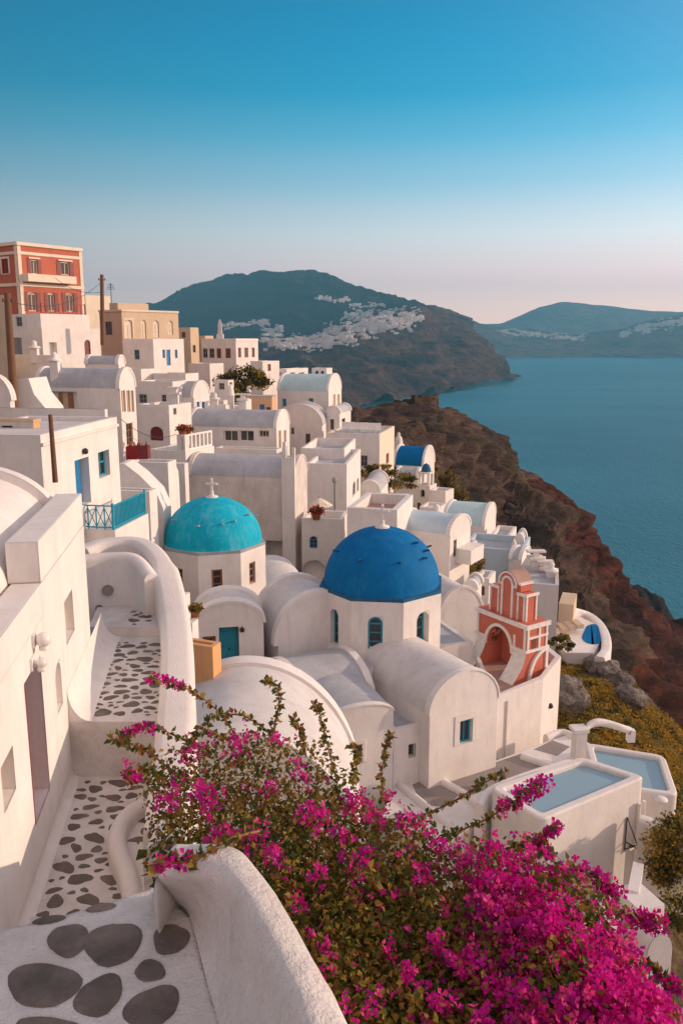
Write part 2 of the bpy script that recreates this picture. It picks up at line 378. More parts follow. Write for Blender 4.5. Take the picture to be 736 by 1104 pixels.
# white villages on the far ridges: hundreds of specks that read as one mass
from mathutils.bvhtree import BVHTree
def bvh(g):
    nu = len(g[0]); v = [p for r in g for p in r]
    return BVHTree.FromPolygons(v, [[a * nu + b, a * nu + b + 1, (a + 1) * nu + b + 1, (a + 1) * nu + b] for a in range(len(g) - 1) for b in range(nu - 1)])
def village(label, tree_, spots, seed):
    """little blocks standing on the far slopes where the photograph shows the towns"""
    rnd = random.Random(seed); mb = MB()
    for px0, py0, px1, py1, w, n, s in spots:
        for _ in range(n):
            f = rnd.random(); px = px0 + (px1 - px0) * f; py = py0 + (py1 - py0) * f + rnd.gauss(0, w * 1.45)
            if rnd.random() < .35 or noise.noise(Vector((px * .09, py * .35, 3))) < -.12: continue
            h_ = tree_.ray_cast(Vector((0, 0, 0)), ray(px, py).normalized())
            if h_[0] is None: continue
            p = h_[0]; a = rnd.uniform(-.5, .5); l, d_, h = s * rnd.uniform(.6, 2.2), s * rnd.uniform(.6, 1.2), s * rnd.uniform(.35, .6)
            u = Vector((math.cos(a), math.sin(a), 0)); v = Vector((-u.y, u.x, 0))
            mb.box(p - u * l * .5 - v * d_ * .5 - UP * s * .5, u * l, v * d_, UP * (h + s * .5), 0 if rnd.random() < .9 else 1)
    o = mb.build('far_village', ['grey_wall', 'beige']); tag(o, label, 'far village', kind='stuff')  # grey walls carry the shade on these white houses in their colour
village('white villages scattered along the ridge of the dark mountain', bvh(mgrid), [
    (282, 362, 304, 360, 3.4, 420, 7.5), (292, 371, 350, 367, 2.2, 520, 7), (325, 372, 385, 361, 2.6, 600, 7), (350, 361, 405, 352, 3.6, 700, 7.5), (385, 352, 448, 342, 3.8, 900, 7.5), (372, 341, 430, 339, 2.2, 300, 7.5), (400, 347, 455, 340, 2.4, 480, 7.5),
    (340, 321, 376, 324, .8, 150, 8), (236, 353, 290, 347, 1.1, 260, 8), (375, 330, 415, 329, .8, 120, 8)], 3)
village('faint white towns on the distant rim across the bay', bvh(rgrid), [
    (458, 345, 500, 353, 1.5, 420, 12), (536, 357, 582, 361, 1.0, 300, 12), (585, 362, 630, 365, 1.1, 300, 12), (668, 361, 700, 357, 1.1, 240, 12), (684, 353, 736, 346, 1.8, 560, 13)], 5)

# the headland with the ruin, and the red cliff below it
h0 = row((330, 455, 190), (380, 449, 205), (425, 441, 215), (470, 438, 225), (486, 441, 232), (500, 450, 240), (520, 462, 242), (540, 472, 240), (549, 482, 236), (554, 494, 232), (556, 505, 230), (575, 514, 224), (600, 528, 216), (618, 540, 208), (628, 552, 204), (632, 568, 200), (648, 590, 196), (656, 602, 194), (660, 616, 194), (672, 628, 196), (690, 648, 198), (706, 668, 200), (722, 690, 200), (740, 715, 200), (775, 765, 195))
h1 = row((330, 470, 150), (380, 468, 158), (420, 458, 172), (460, 458, 190), (478, 462, 200), (490, 472, 205), (508, 490, 205), (526, 502, 205), (540, 512, 203), (546, 520, 200), (550, 527, 198), (566, 535, 194), (590, 549, 190), (608, 562, 186), (618, 574, 182), (624, 590, 178), (636, 610, 172), (644, 622, 168), (648, 634, 166), (658, 648, 164), (672, 668, 160), (690, 690, 158), (706, 712, 155), (728, 738, 152), (765, 790, 150))
h2 = row((330, 500, 110), (380, 500, 115), (410, 480, 135), (440, 480, 150), (462, 490, 160), (480, 510, 160), (496, 530, 155), (512, 548, 152), (524, 560, 150), (532, 570, 147), (538, 580, 144), (550, 594, 138), (566, 612, 130), (580, 628, 124), (590, 638, 120), (600, 650, 114), (612, 664, 108), (622, 674, 104), (630, 684, 101), (640, 696, 98), (652, 712, 95), (668, 732, 92), (686, 756, 89), (710, 786, 86), (745, 830, 84))
h3 = row((330, 540, 85), (380, 545, 88), (400, 530, 100), (430, 530, 112), (450, 540, 116), (465, 560, 112), (478, 585, 106), (490, 605, 100), (500, 620, 96), (508, 632, 93), (515, 645, 90), (525, 660, 86), (538, 675, 82), (550, 690, 78), (560, 700, 76), (570, 710, 74), (582, 722, 72), (594, 734, 70), (604, 744, 69), (614, 755, 68), (628, 770, 66), (645, 790, 64), (665, 812, 62), (690, 842, 60), (725, 885, 58))
def headmat(c):
    n = noise.noise(c * .03) + .5 * noise.noise(c * .09)
    return 1 if (c.z < -37 + 9 * n - .04 * max(0, 150 - c.y) and c.x > 22 + 8 * n and c.y < 238) else 0
loft('cliffs', [drop(h0, 45, SEA - 2, 10), drop(h0, 14, -75, 4), h0, h1, h2, h3], 420, 260, ['rock_brown', 'rock_red'], 2.4, .045, 4.6, .17, ridge=2.6, matfn=headmat, wts=(.6, .6, .55, 1.1, 1.1, .6), linear=True)
# dark point of rock further down the coast
d0 = row((560, 560, 300), (600, 585, 300), (640, 612, 300), (670, 632, 300), (690, 638, 298), (705, 644, 296), (720, 660, 292), (740, 682, 285), (780, 730, 270), (830, 790, 255))
d1 = [Vector((p.x, p.y - 40, p.z - 28)) for p in d0]; d2 = [Vector((p.x, p.y - 90, SEA - 2)) for p in d0]
loft('cliffs', [drop(d0, 25, SEA - 2, 6), d0, d1, d2], 90, 50, 'dark_rock', 3, .04, 3, .15)
# village hillside under the houses
def ground_z(x, y):
    ys = [(-20, -9), (0, -9), (12, -9.5), (40, -10), (70, -7), (100, -5), (130, -6), (210, -20), (260, -60)]
    for (a, za), (b_, zb) in zip(ys, ys[1:]):
        if y <= b_: break
    zr = za + (zb - za) * max(0, min(1, (y - a) / (b_ - a)))
    d = x - (-.28 * y - 5)
    if d < 0: return zr + min(6, -d * .12)
    return zr - .60 * d if d < 36 else zr - 21.6 - 1.5 * (d - 36)
mb = MB()
mb.grid([[Vector((x, y, max(SEA - 3, ground_z(x, y) - 1.5 + .5 * fbm(Vector((x, y, 0)) * .12)))) for x in [-160, -120, -90] + [-70 + 2 * k for k in range(66)]] for y in [-15 + 2.5 * k for k in range(100)]])
tag(mb.build('terrain', 'slope_soil'), kind='structure')
# the scrub slope right of the church
s0 = row((560, 690, 62), (590, 704, 58), (615, 712, 56), (640, 714, 56), (655, 718, 56), (665, 722, 56), (680, 734, 55), (695, 748, 53), (715, 768, 51), (740, 795, 49), (790, 850, 46))
s1 = row((560, 725, 50), (590, 735, 49), (612, 742, 48), (635, 750, 47), (650, 757, 46), (662, 765, 45), (676, 776, 44.5), (692, 788, 44), (712, 806, 43), (740, 830, 42), (800, 880, 40))
s2 = row((560, 800, 40), (590, 806, 39), (612, 812, 38.5), (632, 818, 38), (650, 826, 37.5), (665, 834, 37), (680, 842, 36.5), (698, 852, 36), (720, 866, 35.5), (750, 890, 35), (820, 940, 34))
s3 = row((540, 930, 30), (600, 930, 30), (640, 930, 30), (665, 932, 30), (680, 934, 30), (692, 938, 30), (705, 944, 30), (720, 952, 30), (740, 965, 30), (770, 985, 30), (850, 1040, 29))
s4 = row((500, 1120, 24), (580, 1120, 24), (640, 1120, 24), (665, 1120, 24), (685, 1120, 24), (700, 1120, 24), (715, 1120, 24), (730, 1122, 24), (750, 1130, 24), (780, 1150, 24), (880, 1200, 24))
scrub_rows = [s0, s1, s2, s3]
scrub_grid = loft('terrain', [drop(s0, 4, -60, 4), s0, s1, s2, s3, s4], 120, 90, 'slope_soil', .35, .16, 0, .2, linear=True)

# the evening air
m = bpy.data.materials.new('haze_air'); m.use_nodes = True; MATS['haze_air'] = m
t = m.node_tree; t.nodes.remove(t.nodes['Principled BSDF'])
pv = nd(t, 'ShaderNodeVolumePrincipled'); pv.inputs['Density'].default_value = HAZE = 0.00012
pv.inputs['Color'].default_value = (.22, .70, 1.0, 1); pv.inputs['Anisotropy'].default_value = .0
t.links.new(pv.outputs[0], t.nodes['Material Output'].inputs['Volume'])
mb = MB(); mb.box((-6500, -1000, SEA - 8), (13000, 0, 0), (0, 9400, 0), (0, 0, 640))
hz = mb.build('haze', 'haze_air'); hz['kind'] = 'stuff'
S.cycles.volume_step_rate = 1.0
# ------------------------------------------------------------------ houses
def arc_pts(u0, u1, vs_, r, n=10):
    c = (u0 + u1) / 2; h = (u1 - u0) / 2
    return [(c - h * math.cos(math.pi * k / n), vs_ + r * math.sin(math.pi * k / n)) for k in range(n + 1)]
def wall_face(mb, O, u, W_, z0, z1, holes, n, m=0, mback=0, cap=None):
    """vertical face from O along u with recessed openings; holes: dict(u0,u1,v0,v1,arch,depth,back)"""
    q = lambda a, b, d=0.0: O + u * a + UP * (b - O.z) - n * d
    us = sorted({0.0, W_} | {h[k] for h in holes for k in ('u0', 'u1')}); vs_ = sorted({z0, z1} | {h[k] for h in holes for k in ('v0', 'v1')})
    for a0, a1 in zip(us, us[1:]):
        for b0, b1 in zip(vs_, vs_[1:]):
            ca, cb = (a0 + a1) / 2, (b0 + b1) / 2
            if any(h['u0'] < ca < h['u1'] and h['v0'] < cb < h['v1'] for h in holes): continue
            mb.add([q(a0, b0), q(a1, b0), q(a1, b1), q(a0, b1)], m)
    for h in holes:
        a0, a1, b0, b1, d = h['u0'], h['u1'], h['v0'], h['v1'], h['depth']
        if h.get('arch'):
            r = min((a1 - a0) / 2, (b1 - b0) * .6) * h['arch']; sp_ = b1 - r
            ap = arc_pts(a0, a1, sp_, r)
            k = len(ap) // 2
            mb.add([q(a0, b1)] + [q(*p) for p in ap[:k + 1]], m); mb.add([q(a1, b1)] + [q(*p) for p in ap[k:]][::-1], m)
            outline = [(a0, b0), (a1, b0)] + ap[::-1]
        else: outline = [(a0, b0), (a1, b0), (a1, b1), (a0, b1)]
        for p, p2 in zip(outline, outline[1:] + outline[:1]):
            if abs(p[0] - p2[0]) + abs(p[1] - p2[1]) < 1e-6: continue
            mb.add([q(*p), q(*p, d), q(*p2, d), q(*p2)], m)
        if h.get('back', True): mb.add([q(*p, d) for p in outline], mback if h.get('dark') else m)
    if cap:
        rise, nn = cap
        ap = [(W_ / 2 * (1 - math.cos(math.pi * k / nn)), z1 + rise * math.sin(math.pi * k / nn)) for k in range(nn + 1)]
        for k in range(nn):
            if k == 0 or k == nn - 1: pass
            mb.add([q(W_ / 2, z1)] + [q(*ap[k + 1]), q(*ap[k])][::1], m) if False else mb.add([q(W_ / 2, z1), q(*ap[k + 1]), q(*ap[k])], m)
def window_parts(par, O, u, n, h, kind, col, opt):
    """frame and pane, door leaf or shutters set into the opening h"""
    a0, a1, b0, b1, d = h['u0'], h['u1'], h['v0'], h['v1'], h['depth']
    q = lambda a, b, e: O + u * a + UP * (b - O.z) - n * e
    w, hh = a1 - a0, b1 - b0
    arch = h.get('arch')
    if arch:
        r = min(w / 2, hh * .6) * arch; outline = [(a0, b0), (a1, b0)] + arc_pts(a0, a1, b1 - r, r)[::-1]
    else: outline = [(a0, b0), (a1, b0), (a1, b1), (a0, b1)]
    fw = opt.get('fw', min(.09, w * .13)); e = d - .004
    def bar(mb, x0, x1, y0, y1, e0, e1, m=0): mb.box(q(x0, y0, e1), u * (x1 - x0), UP * (y1 - y0), n * (e1 - e0), m)
    def framing(mb, nx, ny):
        top = b1 - (r if arch else 0)
        bar(mb, a0, a0 + fw, b0, top, e - .07, e); bar(mb, a1 - fw, a1, b0, top, e - .07, e)
        bar(mb, a0 + fw, a1 - fw, b0, b0 + fw, e - .07, e)
        if arch:
            ap = arc_pts(a0, a1, top, r); ai = arc_pts(a0 + fw, a1 - fw, top, r - fw)
            for k in range(len(ap) - 1): mb.prism([q(*ap[k], e), q(*ap[k + 1], e), q(*ai[k + 1], e), q(*ai[k], e)], n * .07)
            bar(mb, a0 + fw, a1 - fw, top - fw * .4, top + fw * .4, e - .065, e)
        else: bar(mb, a0 + fw, a1 - fw, b1 - fw, b1, e - .07, e)
        for k in range(1, nx): c_ = a0 + w * k / nx; bar(mb, c_ - fw * .35, c_ + fw * .35, b0 + fw, top - fw, e - .06, e)
        for k in range(1, ny): c_ = b0 + (top - b0) * k / ny; bar(mb, a0 + fw, a1 - fw, c_ - fw * .3, c_ + fw * .3, e - .05, e)
    if kind == 'w':
        mb = MB(); framing(mb, opt.get('nx', 2), opt.get('ny', 2)); f = mb.build('window', col, par)
        mp = MB(); mp.prism([q(x, y, e - .012) for x, y in outline], n * .012); mp.build('pane', opt.get('pane', 'pane'), f)
    elif kind in 'ds':
        mb = MB(); top = b1 - (r if arch else 0)
        mb.prism([q(x, y, e) for x, y in outline], n * .03)
        k = 2 if (kind == 's' or opt.get('leaves', 1) == 2) else 1
        if w > .35:
            for j in range(k):
                x0, x1 = a0 + w * j / k, a0 + w * (j + 1) / k; g = min(.1, w / k * .18)
                rows_ = 3 if kind == 'd' else 2
                bar(mb, x0 + .01, x0 + g, b0, top, e - .06, e - .032); bar(mb, x1 - g, x1 - .01, b0, top, e - .06, e - .032)
                for y in range(rows_ + 1):
                    yy = b0 + (top - b0) * y / rows_
                    bar(mb, x0 + g, x1 - g, max(b0, yy - g * .6), min(top, yy + g * .6), e - .058, e - .032)
        f = mb.build('door' if kind == 'd' else 'shutter', col, par)
        if kind == 'd' and opt.get('knob', True) and w > .5:
            kb = MB(); kb.lathe(q(a0 + w * (.5 if k == 2 else .86) + .05, b0 + hh * .45, e - .09), [(0, -.03), (.03, -.015), (.03, .015), (0, .03)], 6); kb.build('handle', 'iron', f)
    sh = opt.get('shut')
    if sh:                                                    # open leaves flat against the wall on both sides
        for s_ in (0, 1):
            x0 = a0 - w * .5 - .02 if s_ == 0 else a1 + .02
            mb = MB(); bar(mb, x0, x0 + w * .5, b0, b1, -.05, -.012); 
            for k in range(1, 5): yy = b0 + hh * k / 5; bar(mb, x0 + .05, x0 + w * .5 - .05, yy - .02, yy + .02, -.065, -.05)
            mb.build('shutter', sh, par)
    if opt.get('sill'):
        mb = MB(); bar(mb, a0 - .08, a1 + .08, b0 - .1, b0 - .01, -.08, -.003); mb.build('sill', opt['sill'], par)
    if opt.get('sur'):
        g = opt.get('surw', .14); mb = MB(); pr = opt.get('proud', .035)
        bar(mb, a0 - g, a0, b0, b1, -pr, -.003); bar(mb, a1, a1 + g, b0, b1, -pr, -.003); bar(mb, a0 - g, a1 + g, b1, b1 + g, -pr - .003, -.003)
        mb.build('window_surround', opt['sur'], par)
    if opt.get('hood'):
        mb = MB(); bar(mb, a0 - w * .35, a1 + w * .35, b1 + .06, b1 + .22, -.18, -.003); mb.build('window_hood', opt['hood'], par)

class House: pass
def house(label, xl, xe, xr, yt, yb, Y, a=0.0, roof='flat', side='R', wins=(), mat='white', rmat='roof', name='house', cat='house', depth=None,
          hp=.35, tw=.25, rise=None, lip=.14, lipt=.28, group=None, fmat=None, base=None, wl=None, nseg=16):
    """two visible faces met at a corner edge (xe, yt..yb) at depth Y; xl and xr are the columns where the faces end"""
    a = R(a); ex = Vector((math.cos(a), math.sin(a), 0)); ey = Vector((-math.sin(a), math.cos(a), 0))
    E = P(xe, yt, Y); z1 = E.z; z0 = base if base is not None else zat(yb, Y)
    if side == 'R':
        Lw = wl if wl else abs(along(E, -ex, xl)); Dp = depth if depth else abs(along(E, ey, xr))
        c1 = E; c0 = E - ex * Lw
    else:
        Lw = wl if wl else abs(along(E, ex, xr)); Dp = depth if depth else abs(along(E, ey, xl))
        c0 = E; c1 = E + ex * Lw
    c2, c3 = c1 + ey * Dp, c0 + ey * Dp
    if base is None: z0 = min([z0] + [ground_z(p.x, p.y) - 1.2 for p in (c0, c1, c2, c3) if p.x < 30 and p.y > 26 and p.x - (-.28 * p.y - 5) < 40])
    H = House(); H.c = (c0, c1, c2, c3); H.ex, H.ey, H.z0, H.z1, H.W, H.D = ex, ey, z0, z1, Lw, Dp
    ctr = (c0 + c2) / 2; H.root = rt = root(name, (ctr.x, ctr.y, z0), label, cat, group)
    H.F = (c0, ex, -ey, Lw); H.R = (c1, ey, ex, Dp); H.L = (c3, -ey, -ex, Dp); H.B = (c2, -ex, ey, Lw)
    if roof == 'vaultF': rise = rise if rise is not None else Dp * .42
    if roof == 'vaultR': rise = rise if rise is not None else Lw * .42
    holes = {'F': [], 'R': [], 'L': []}; todo = []
    for w in wins:
        face, x0, y0, x1, y1, kind, col = w[:7]; opt = dict(w[7]) if len(w) > 7 else {}
        O, u, n, WW = getattr(H, face)
        ym = (y0 + y1) / 2; xm = (x0 + x1) / 2
        ua, ub = (hit(x0, ym, O, n) - O).dot(u), (hit(x1, ym, O, n) - O).dot(u)
        va, vb = hit(xm, y1, O, n).z, hit(xm, y0, O, n).z
        ua, ub = min(ua, ub), max(ua, ub)
        ua, ub, va, vb = max(ua, .06), min(ub, WW - .06), max(va, z0 + .01), min(vb, z1 - .04)
        if ub - ua < .05 or vb - va < .05: print('SKIP window', label, w[:5], round(ua, 2), round(ub, 2), round(va, 2), round(vb, 2), WW); continue
        if any(not (ub < h['u0'] or ua > h['u1'] or vb < h['v0'] or va > h['v1']) for h in holes[face]): print('OVERLAP window', label, w[:5])
        h = dict(u0=ua, u1=ub, v0=va, v1=vb, arch=opt.get('arch', 0), depth=opt.get('dep', .16), dark=(kind == 'o'))
        holes[face].append(h); todo.append((O, u, n, h, kind, col, opt))
    mb = MB(); fl = 0
    for nm in 'FRLB':
        O, u, n, WW = getattr(H, nm)
        cap = (rise, nseg) if (roof == 'vaultF' and nm in 'RL') or (roof == 'vaultR' and nm in 'FB') else None
        wall_face(mb, O, u, WW, z0, z1, holes.get(nm, []), n, {'F': 0}.get(nm, 0) if not (fmat and nm == 'F') else 2, 1, cap)
    mb.build('wall', [mat, 'dark'] + ([fmat] if fmat else []), rt)
    for O, u, n, h, kind, col, opt in todo:
        if kind in 'wds': window_parts(rt, O, u, n, h, kind, col, opt)
    rb = MB()
    if roof == 'flat':
        zi = z1 - hp; q = [c0, c1, c2, c3]
        inn = [c0 + (ex + ey) * tw, c1 + (ey - ex) * tw, c2 - (ex + ey) * tw, c3 + (ex - ey) * tw]
        for k in range(4):
            l = (k + 1) % 4
            rb.add([q[k], q[l], inn[l], inn[k]], 1)
            lo = lambda p: Vector((p.x, p.y, zi))
            rb.add([inn[k], inn[l], lo(inn[l]), lo(inn[k])], 1)
        rb.add([Vector((p.x, p.y, zi)) for p in inn], 0)
        rb.build('roof', [rmat, mat], rt)
    elif roof == 'plain':
        rb.box(c0 - (ex + ey) * .04 + UP * .003, ex * (Lw + .08), ey * (Dp + .08), UP * .1); rb.build('roof', rmat, rt)
    elif roof == 'deck':
        rb.add([p - UP * 0 for p in (c0, c1, c2, c3)]); rb.build('roof', rmat, rt)
    elif roof in ('vaultF', 'vaultR'):
        A, d, cr_, L2, W2 = (c0, ex, ey, Lw, Dp) if roof == 'vaultF' else (c0, ey, ex, Dp, Lw)
        def arch(t, extra=0.0, n_=nseg):
            return [A + d * t + cr_ * (W2 / 2 - (W2 / 2 + extra) * math.cos(math.pi * k / n_)) + UP * ((rise + extra) * math.sin(math.pi * k / n_)) for k in range(n_ + 1)]
        rb.grid([arch(L2 * j / 6 + (.004 if j == 0 else -.004 if j == 6 else 0), .012) for j in range(7)], 0, True); rb.build('roof', rmat, rt)
        if lip:
            for t0, t1 in ((-.03, lipt), (L2 - lipt, L2 + .03)):
                g = MB(); o0, o1, i0, i1 = arch(t0, lip), arch(t1, lip), arch(t0, -.01), arch(t1, -.01)
                g.grid([o0, o1], 0, True); g.grid([i0, o0], 0, False); g.grid([o1, i1], 0, False)
                g.build('gable', mat, rt)
    H.rise = rise
    return H
def pt(H, face, u, z, e=0.0):
    O, ud, n, WW = getattr(H, face); return O + ud * u + UP * (z - O.z) + n * e
def part_box(H, name, mat, face, u0, u1, za, zb, e0, e1, lab=None):
    O, ud, n, WW = getattr(H, face); mb = MB()
    mb.box(pt(H, face, u0, za, e0), ud * (u1 - u0), UP * (zb - za), n * (e1 - e0)); o = mb.build(name, mat, H.root)
    if lab: o['label'] = lab
    return o
def railing(par, pts, h, mat, step=.22, r=.02, name='railing', diag=False):
    mb = MB()
    for p, q in zip(pts, pts[1:]):
        d = q - p; L2 = d.length; u = d / L2; side_ = u.cross(UP).normalized() * r
        for zz in (h - .05, .06): mb.box(p + UP * zz - side_, u * L2, side_ * 2, UP * .05)
        n = max(1, int(L2 / step))
        for k in range(n + 1):
            b_ = p + u * (L2 * k / n); mb.box(b_ - side_ * .8 - u * r * .8, u * r * 1.6, side_ * 1.6, UP * h)
            if diag and k < n:
                c_ = p + u * (L2 * (k + 1) / n)
                for s0, s1 in (((.1, h - .1)), ((h - .1, .1))): mb.tube([b_ + UP * s0, c_ + UP * s1], r * .7, 5)
        for p_ in (p, q): mb.box(p_ - side_ * 1.6 - u * r * 1.6, u * r * 3.2, side_ * 3.2, UP * (h + .08))
    return mb.build(name, mat, par)
def sweep_wall(mb, pts, th, zbot, m=0, n_round=5):
    """plaster wall along plan points (x, y, ztop) with a rounded coping"""
    rows_ = []
    th = th if isinstance(th, (list, tuple)) else [th] * len(pts)
    for k, p in enumerate(pts):
        d = (pts[min(k + 1, len(pts) - 1)] - pts[max(k - 1, 0)]); d.z = 0; d.normalize(); s_ = Vector((-d.y, d.x, 0))
        w = th[k] / 2; rr = min(w, .16); zb = zbot[k] if isinstance(zbot, (list, tuple)) else zbot
        r = [Vector((p.x, p.y, zb)) + s_ * w]
        for j in range(n_round + 1):
            t = math.pi / 2 * j / n_round; r.append(p + s_ * (w - rr + rr * math.cos(t)) + UP * (rr * (math.sin(t) - 1)))
        for j in range(n_round, -1, -1):
            t = math.pi / 2 * j / n_round; r.append(p - s_ * (w - rr + rr * math.cos(t)) + UP * (rr * (math.sin(t) - 1)))
        r.append(Vector((p.x, p.y, zb)) - s_ * w); rows_.append(r)
    mb.grid(rows_, m, True); mb.add(rows_[0][::-1], m); mb.add(rows_[-1], m)
# ------------------------------------------------------------------ upper left: the red house and its neighbours
A = house('coral red two storey house with cream cornices and a balcony, highest on the hill', -45, 17.7, 88, 261, 350, 88, -35, mat='coral', rmat='roof', hp=.5, wins=[
    ('R', 33.6, 280, 40.7, 295.6, 'w', 'cream', dict(shut='maroon', hood='cream', nx=2, ny=1, pane='pane_warm')), ('R', 66, 282.6, 75, 296.6, 'w', 'cream', dict(hood='cream', shut='maroon', nx=2, ny=1)),
    ('R', 30.5, 315, 39.6, 335.5, 'w', 'cream', dict(arch=.4, nx=2, ny=1, shut='maroon', pane='pane_warm')), ('R', 52, 315.7, 59.2, 335.7, 'w', 'cream', dict(arch=.4, nx=2, ny=1, shut='maroon', pane='pane_warm')), ('R', 71.5, 316, 79.6, 336, 'w', 'cream', dict(arch=.4, nx=2, ny=1, shut='maroon', pane='pane_warm')),
    ('F', 2.3, 279, 9.5, 295, 's', 'shutter_red', dict(sur='cream', surw=.22, sill='cream'))])
for f in 'FR':
    w = getattr(A, f)[3]
    part_box(A, 'cornice', 'cream', f, -.06, w + .06, A.z1 - .28, A.z1 + .06, .003, .16); part_box(A, 'cornice', 'cream', f, .0, w, A.z1 - 1.15, A.z1 - .85, .003, .07)
    zb = hit(55, 308.5, A.R[0], A.R[2]).z
    part_box(A, 'string_course', 'cream', f, 0, w, zb - .16, zb + .16, .003, .10)
part_box(A, 'corner_strip', 'cream', 'R', .02, .42, A.z0, A.z1 - .3, .003, .05); part_box(A, 'corner_strip', 'cream', 'R', A.R[3] - .4, A.R[3] - .02, A.z0, A.z1 - .3, .003, .05); part_box(A, 'corner_strip', 'cream', 'F', A.W - .42, A.W - .02, A.z0, A.z1 - .3, .003, .05)
u0, u1 = [(hit(x, 300, A.R[0], A.R[2]) - A.R[0]).dot(A.R[1]) for x in (24, 76)]; zb = hit(50, 307, A.R[0], A.R[2]).z; zt = hit(50, 297, A.R[0], A.R[2]).z
part_box(A, 'balcony', 'cream', 'R', u0, u1, zb + .18, zt, .003, 1.05)
zf = zat(337, 84)
A2 = house('plain white terrace block directly below the coral red house', 8, 43.5, 96, 338, 358, 84, -35, hp=.2, wins=[('F', 17.6, 341.5, 24, 352, 'w', 'grey_frame')])
railing(A2.root, [A2.c[1] + A2.ey * .3 - A2.ex * .2, A2.c[2] - A2.ex * .2 - A2.ey * .3], 1.0, 'maroon', .5, .03)
house('white house with an arched maroon door below the coral house', 12, 45, 107, 354, 402, 81, -33, wins=[
    ('F', 13.6, 364, 24, 382, 's', 'grey_frame'), ('R', 54, 369, 62, 387, 'n', '', dict(dep=.5)), ('R', 91.5, 366.5, 98, 384.5, 'd', 'maroon', dict(arch=1))])
house('long low white garden wall with a terrace, left of the tall wooden pole base', 0, 61, 66, 383, 402, 72, -20, hp=.5)
house('rounded low white store beside the arched maroon door', 92, 128, 135, 393, 404, 72, -14, 'vaultF', rise=.7)
house('cream corner house cut off by the left edge of the photo', -60, 4, 11, 318, 400, 70, -35, mat='beige', wins=[('R', 5.5, 330, 9, 345, 'w', 'brown')])
V = house('barrel vaulted white house with three tall brown windows in its gable', 39, 129.4, 146, 419, 525, 61, -17, 'vaultF', rise=1.4, wins=[
    ('F', 56, 422, 83.5, 443, 'n', '', dict(dep=.35)), ('R', 131.4, 421, 135.6, 444, 's', 'pale_wood', {}), ('R', 137, 421, 140.6, 444, 's', 'pale_wood', {}), ('R', 141.6, 421, 144.6, 444, 's', 'pale_wood', {}),
    ('R', 136.5, 456, 143.5, 480, 'w', 'wood', dict(ny=3))])
q = [(hit(x, 432, V.F[0], V.F[2]) - V.F[0]).dot(V.F[1]) for x in (61, 66, 72, 77)]; z_a, z_b = hit(70, 442.6, V.F[0], V.F[2]).z, hit(70, 423.5, V.F[0], V.F[2]).z
for i in range(3): part_box(V, 'shutter', 'wood' if i != 1 else 'pale_wood', 'F', q[i] + .02, q[i + 1] - .02, z_a, z_b, -.33 + .03 * (i % 2), -.26 + .03 * (i % 2))
# sloped yard wall and little vault left of it
mb = MB(); mb.prism([P(19, 470, 56), P(19, 409, 56), P(31, 408, 56), P(37, 425, 56), P(50, 441, 56), P(58, 470, 56)], (.15, 3.0, 0))
rt = root('yard_wall', P(35, 470, 57), 'white yard wall sloping down beside the vaulted house', 'wall'); mb.build('wall', 'white', rt)
house('small round topped white store at the left edge below the pole', -30, 11, 16, 432, 470, 54, -12, 'vaultR', rise=1.6)
# tan houses
B = house('beige house with arched openings along its upper loggia', 107, 131, 192, 334, 376, 108, -38, mat='beige', rmat='roof', wins=[
    ('F', 114, 346.7, 121, 361, 'w', 'brown'), ('R', 135, 345, 143, 364.8, 's', 'cream', dict(arch=1, sur='cream', surw=.2)), ('R', 152, 345, 157.8, 364.8, 's', 'cream', dict(arch=1)), ('R', 165, 345.5, 171.6, 363.6, 's', 'cream', dict(arch=1)), ('R', 180.8, 345.8, 186.6, 361, 's', 'cream', dict(arch=1))])
part_box(B, 'cornice', 'cream', 'R', -.05, B.R[3] + .05, B.z1 - .2, B.z1 + .05, .003, .12); part_box(B, 'cornice', 'cream', 'F', -.05, B.W + .05, B.z1 - .2, B.z1 + .05, .003, .12)
house('flat rooftop room on top of the beige loggia house', 118, 127, 160, 326.5, 342, 113, -38, mat='beige')
house('cream house with an aerial, behind the wooden pole', 78, 92, 119, 318, 350, 122, -35, mat='cream')
house('white cube house with a bright blue door and two small blue windows', 132, 165, 198, 365.4, 415, 92, -30, wins=[
    ('F', 145, 377, 150.5, 387.5, 'w', 'teal'), ('R', 179.7, 377, 184, 394, 'd', 'blue'), ('R', 175.4, 377, 178.2, 386, 's', 'blue'), ('R', 188.8, 377, 191.5, 386, 's', 'blue')])
house('low white porch block in front of the blue door cube', 122, 152, 172, 398, 416, 86, -28, hp=.25)
house('narrow tan house tucked between the beige loggia and the white house', 190, 205, 214, 353, 395, 128, -30, mat='beige', wins=[('F', 196, 358, 200, 364, 'w', 'brown'), ('R', 208, 372, 211, 380, 'w', 'brown')])
house('pale tan block with no windows left of the stone obelisk', 205, 221, 230, 362, 396, 130, -30, mat='beige')
C = house('white house with brick red shuttered windows by the obelisk', 217, 254, 278, 365, 400, 115, -32, wins=[
    ('F', 218.8, 375.6, 223.7, 385.7, 'w', 'grey_frame'), ('F', 225.6, 375.6, 231, 386, 'w', 'grey_frame'), ('F', 233.7, 375.6, 238.4, 386, 's', 'brown_red'), ('F', 243, 375.6, 248.7, 386, 's', 'brown_red'),
    ('R', 256.8, 374.8, 260, 385.3, 's', 'brown_red'), ('R', 263.6, 374.8, 267.7, 385.3, 's', 'brown_red'), ('R', 271.6, 374.8, 274.6, 385, 's', 'brown_red')])
part_box(C, 'cornice', 'trim_white', 'R', -.05, C.R[3], C.z1 - .3, C.z1 - .1, .003, .1)
o = P(237.5, 368, 118)
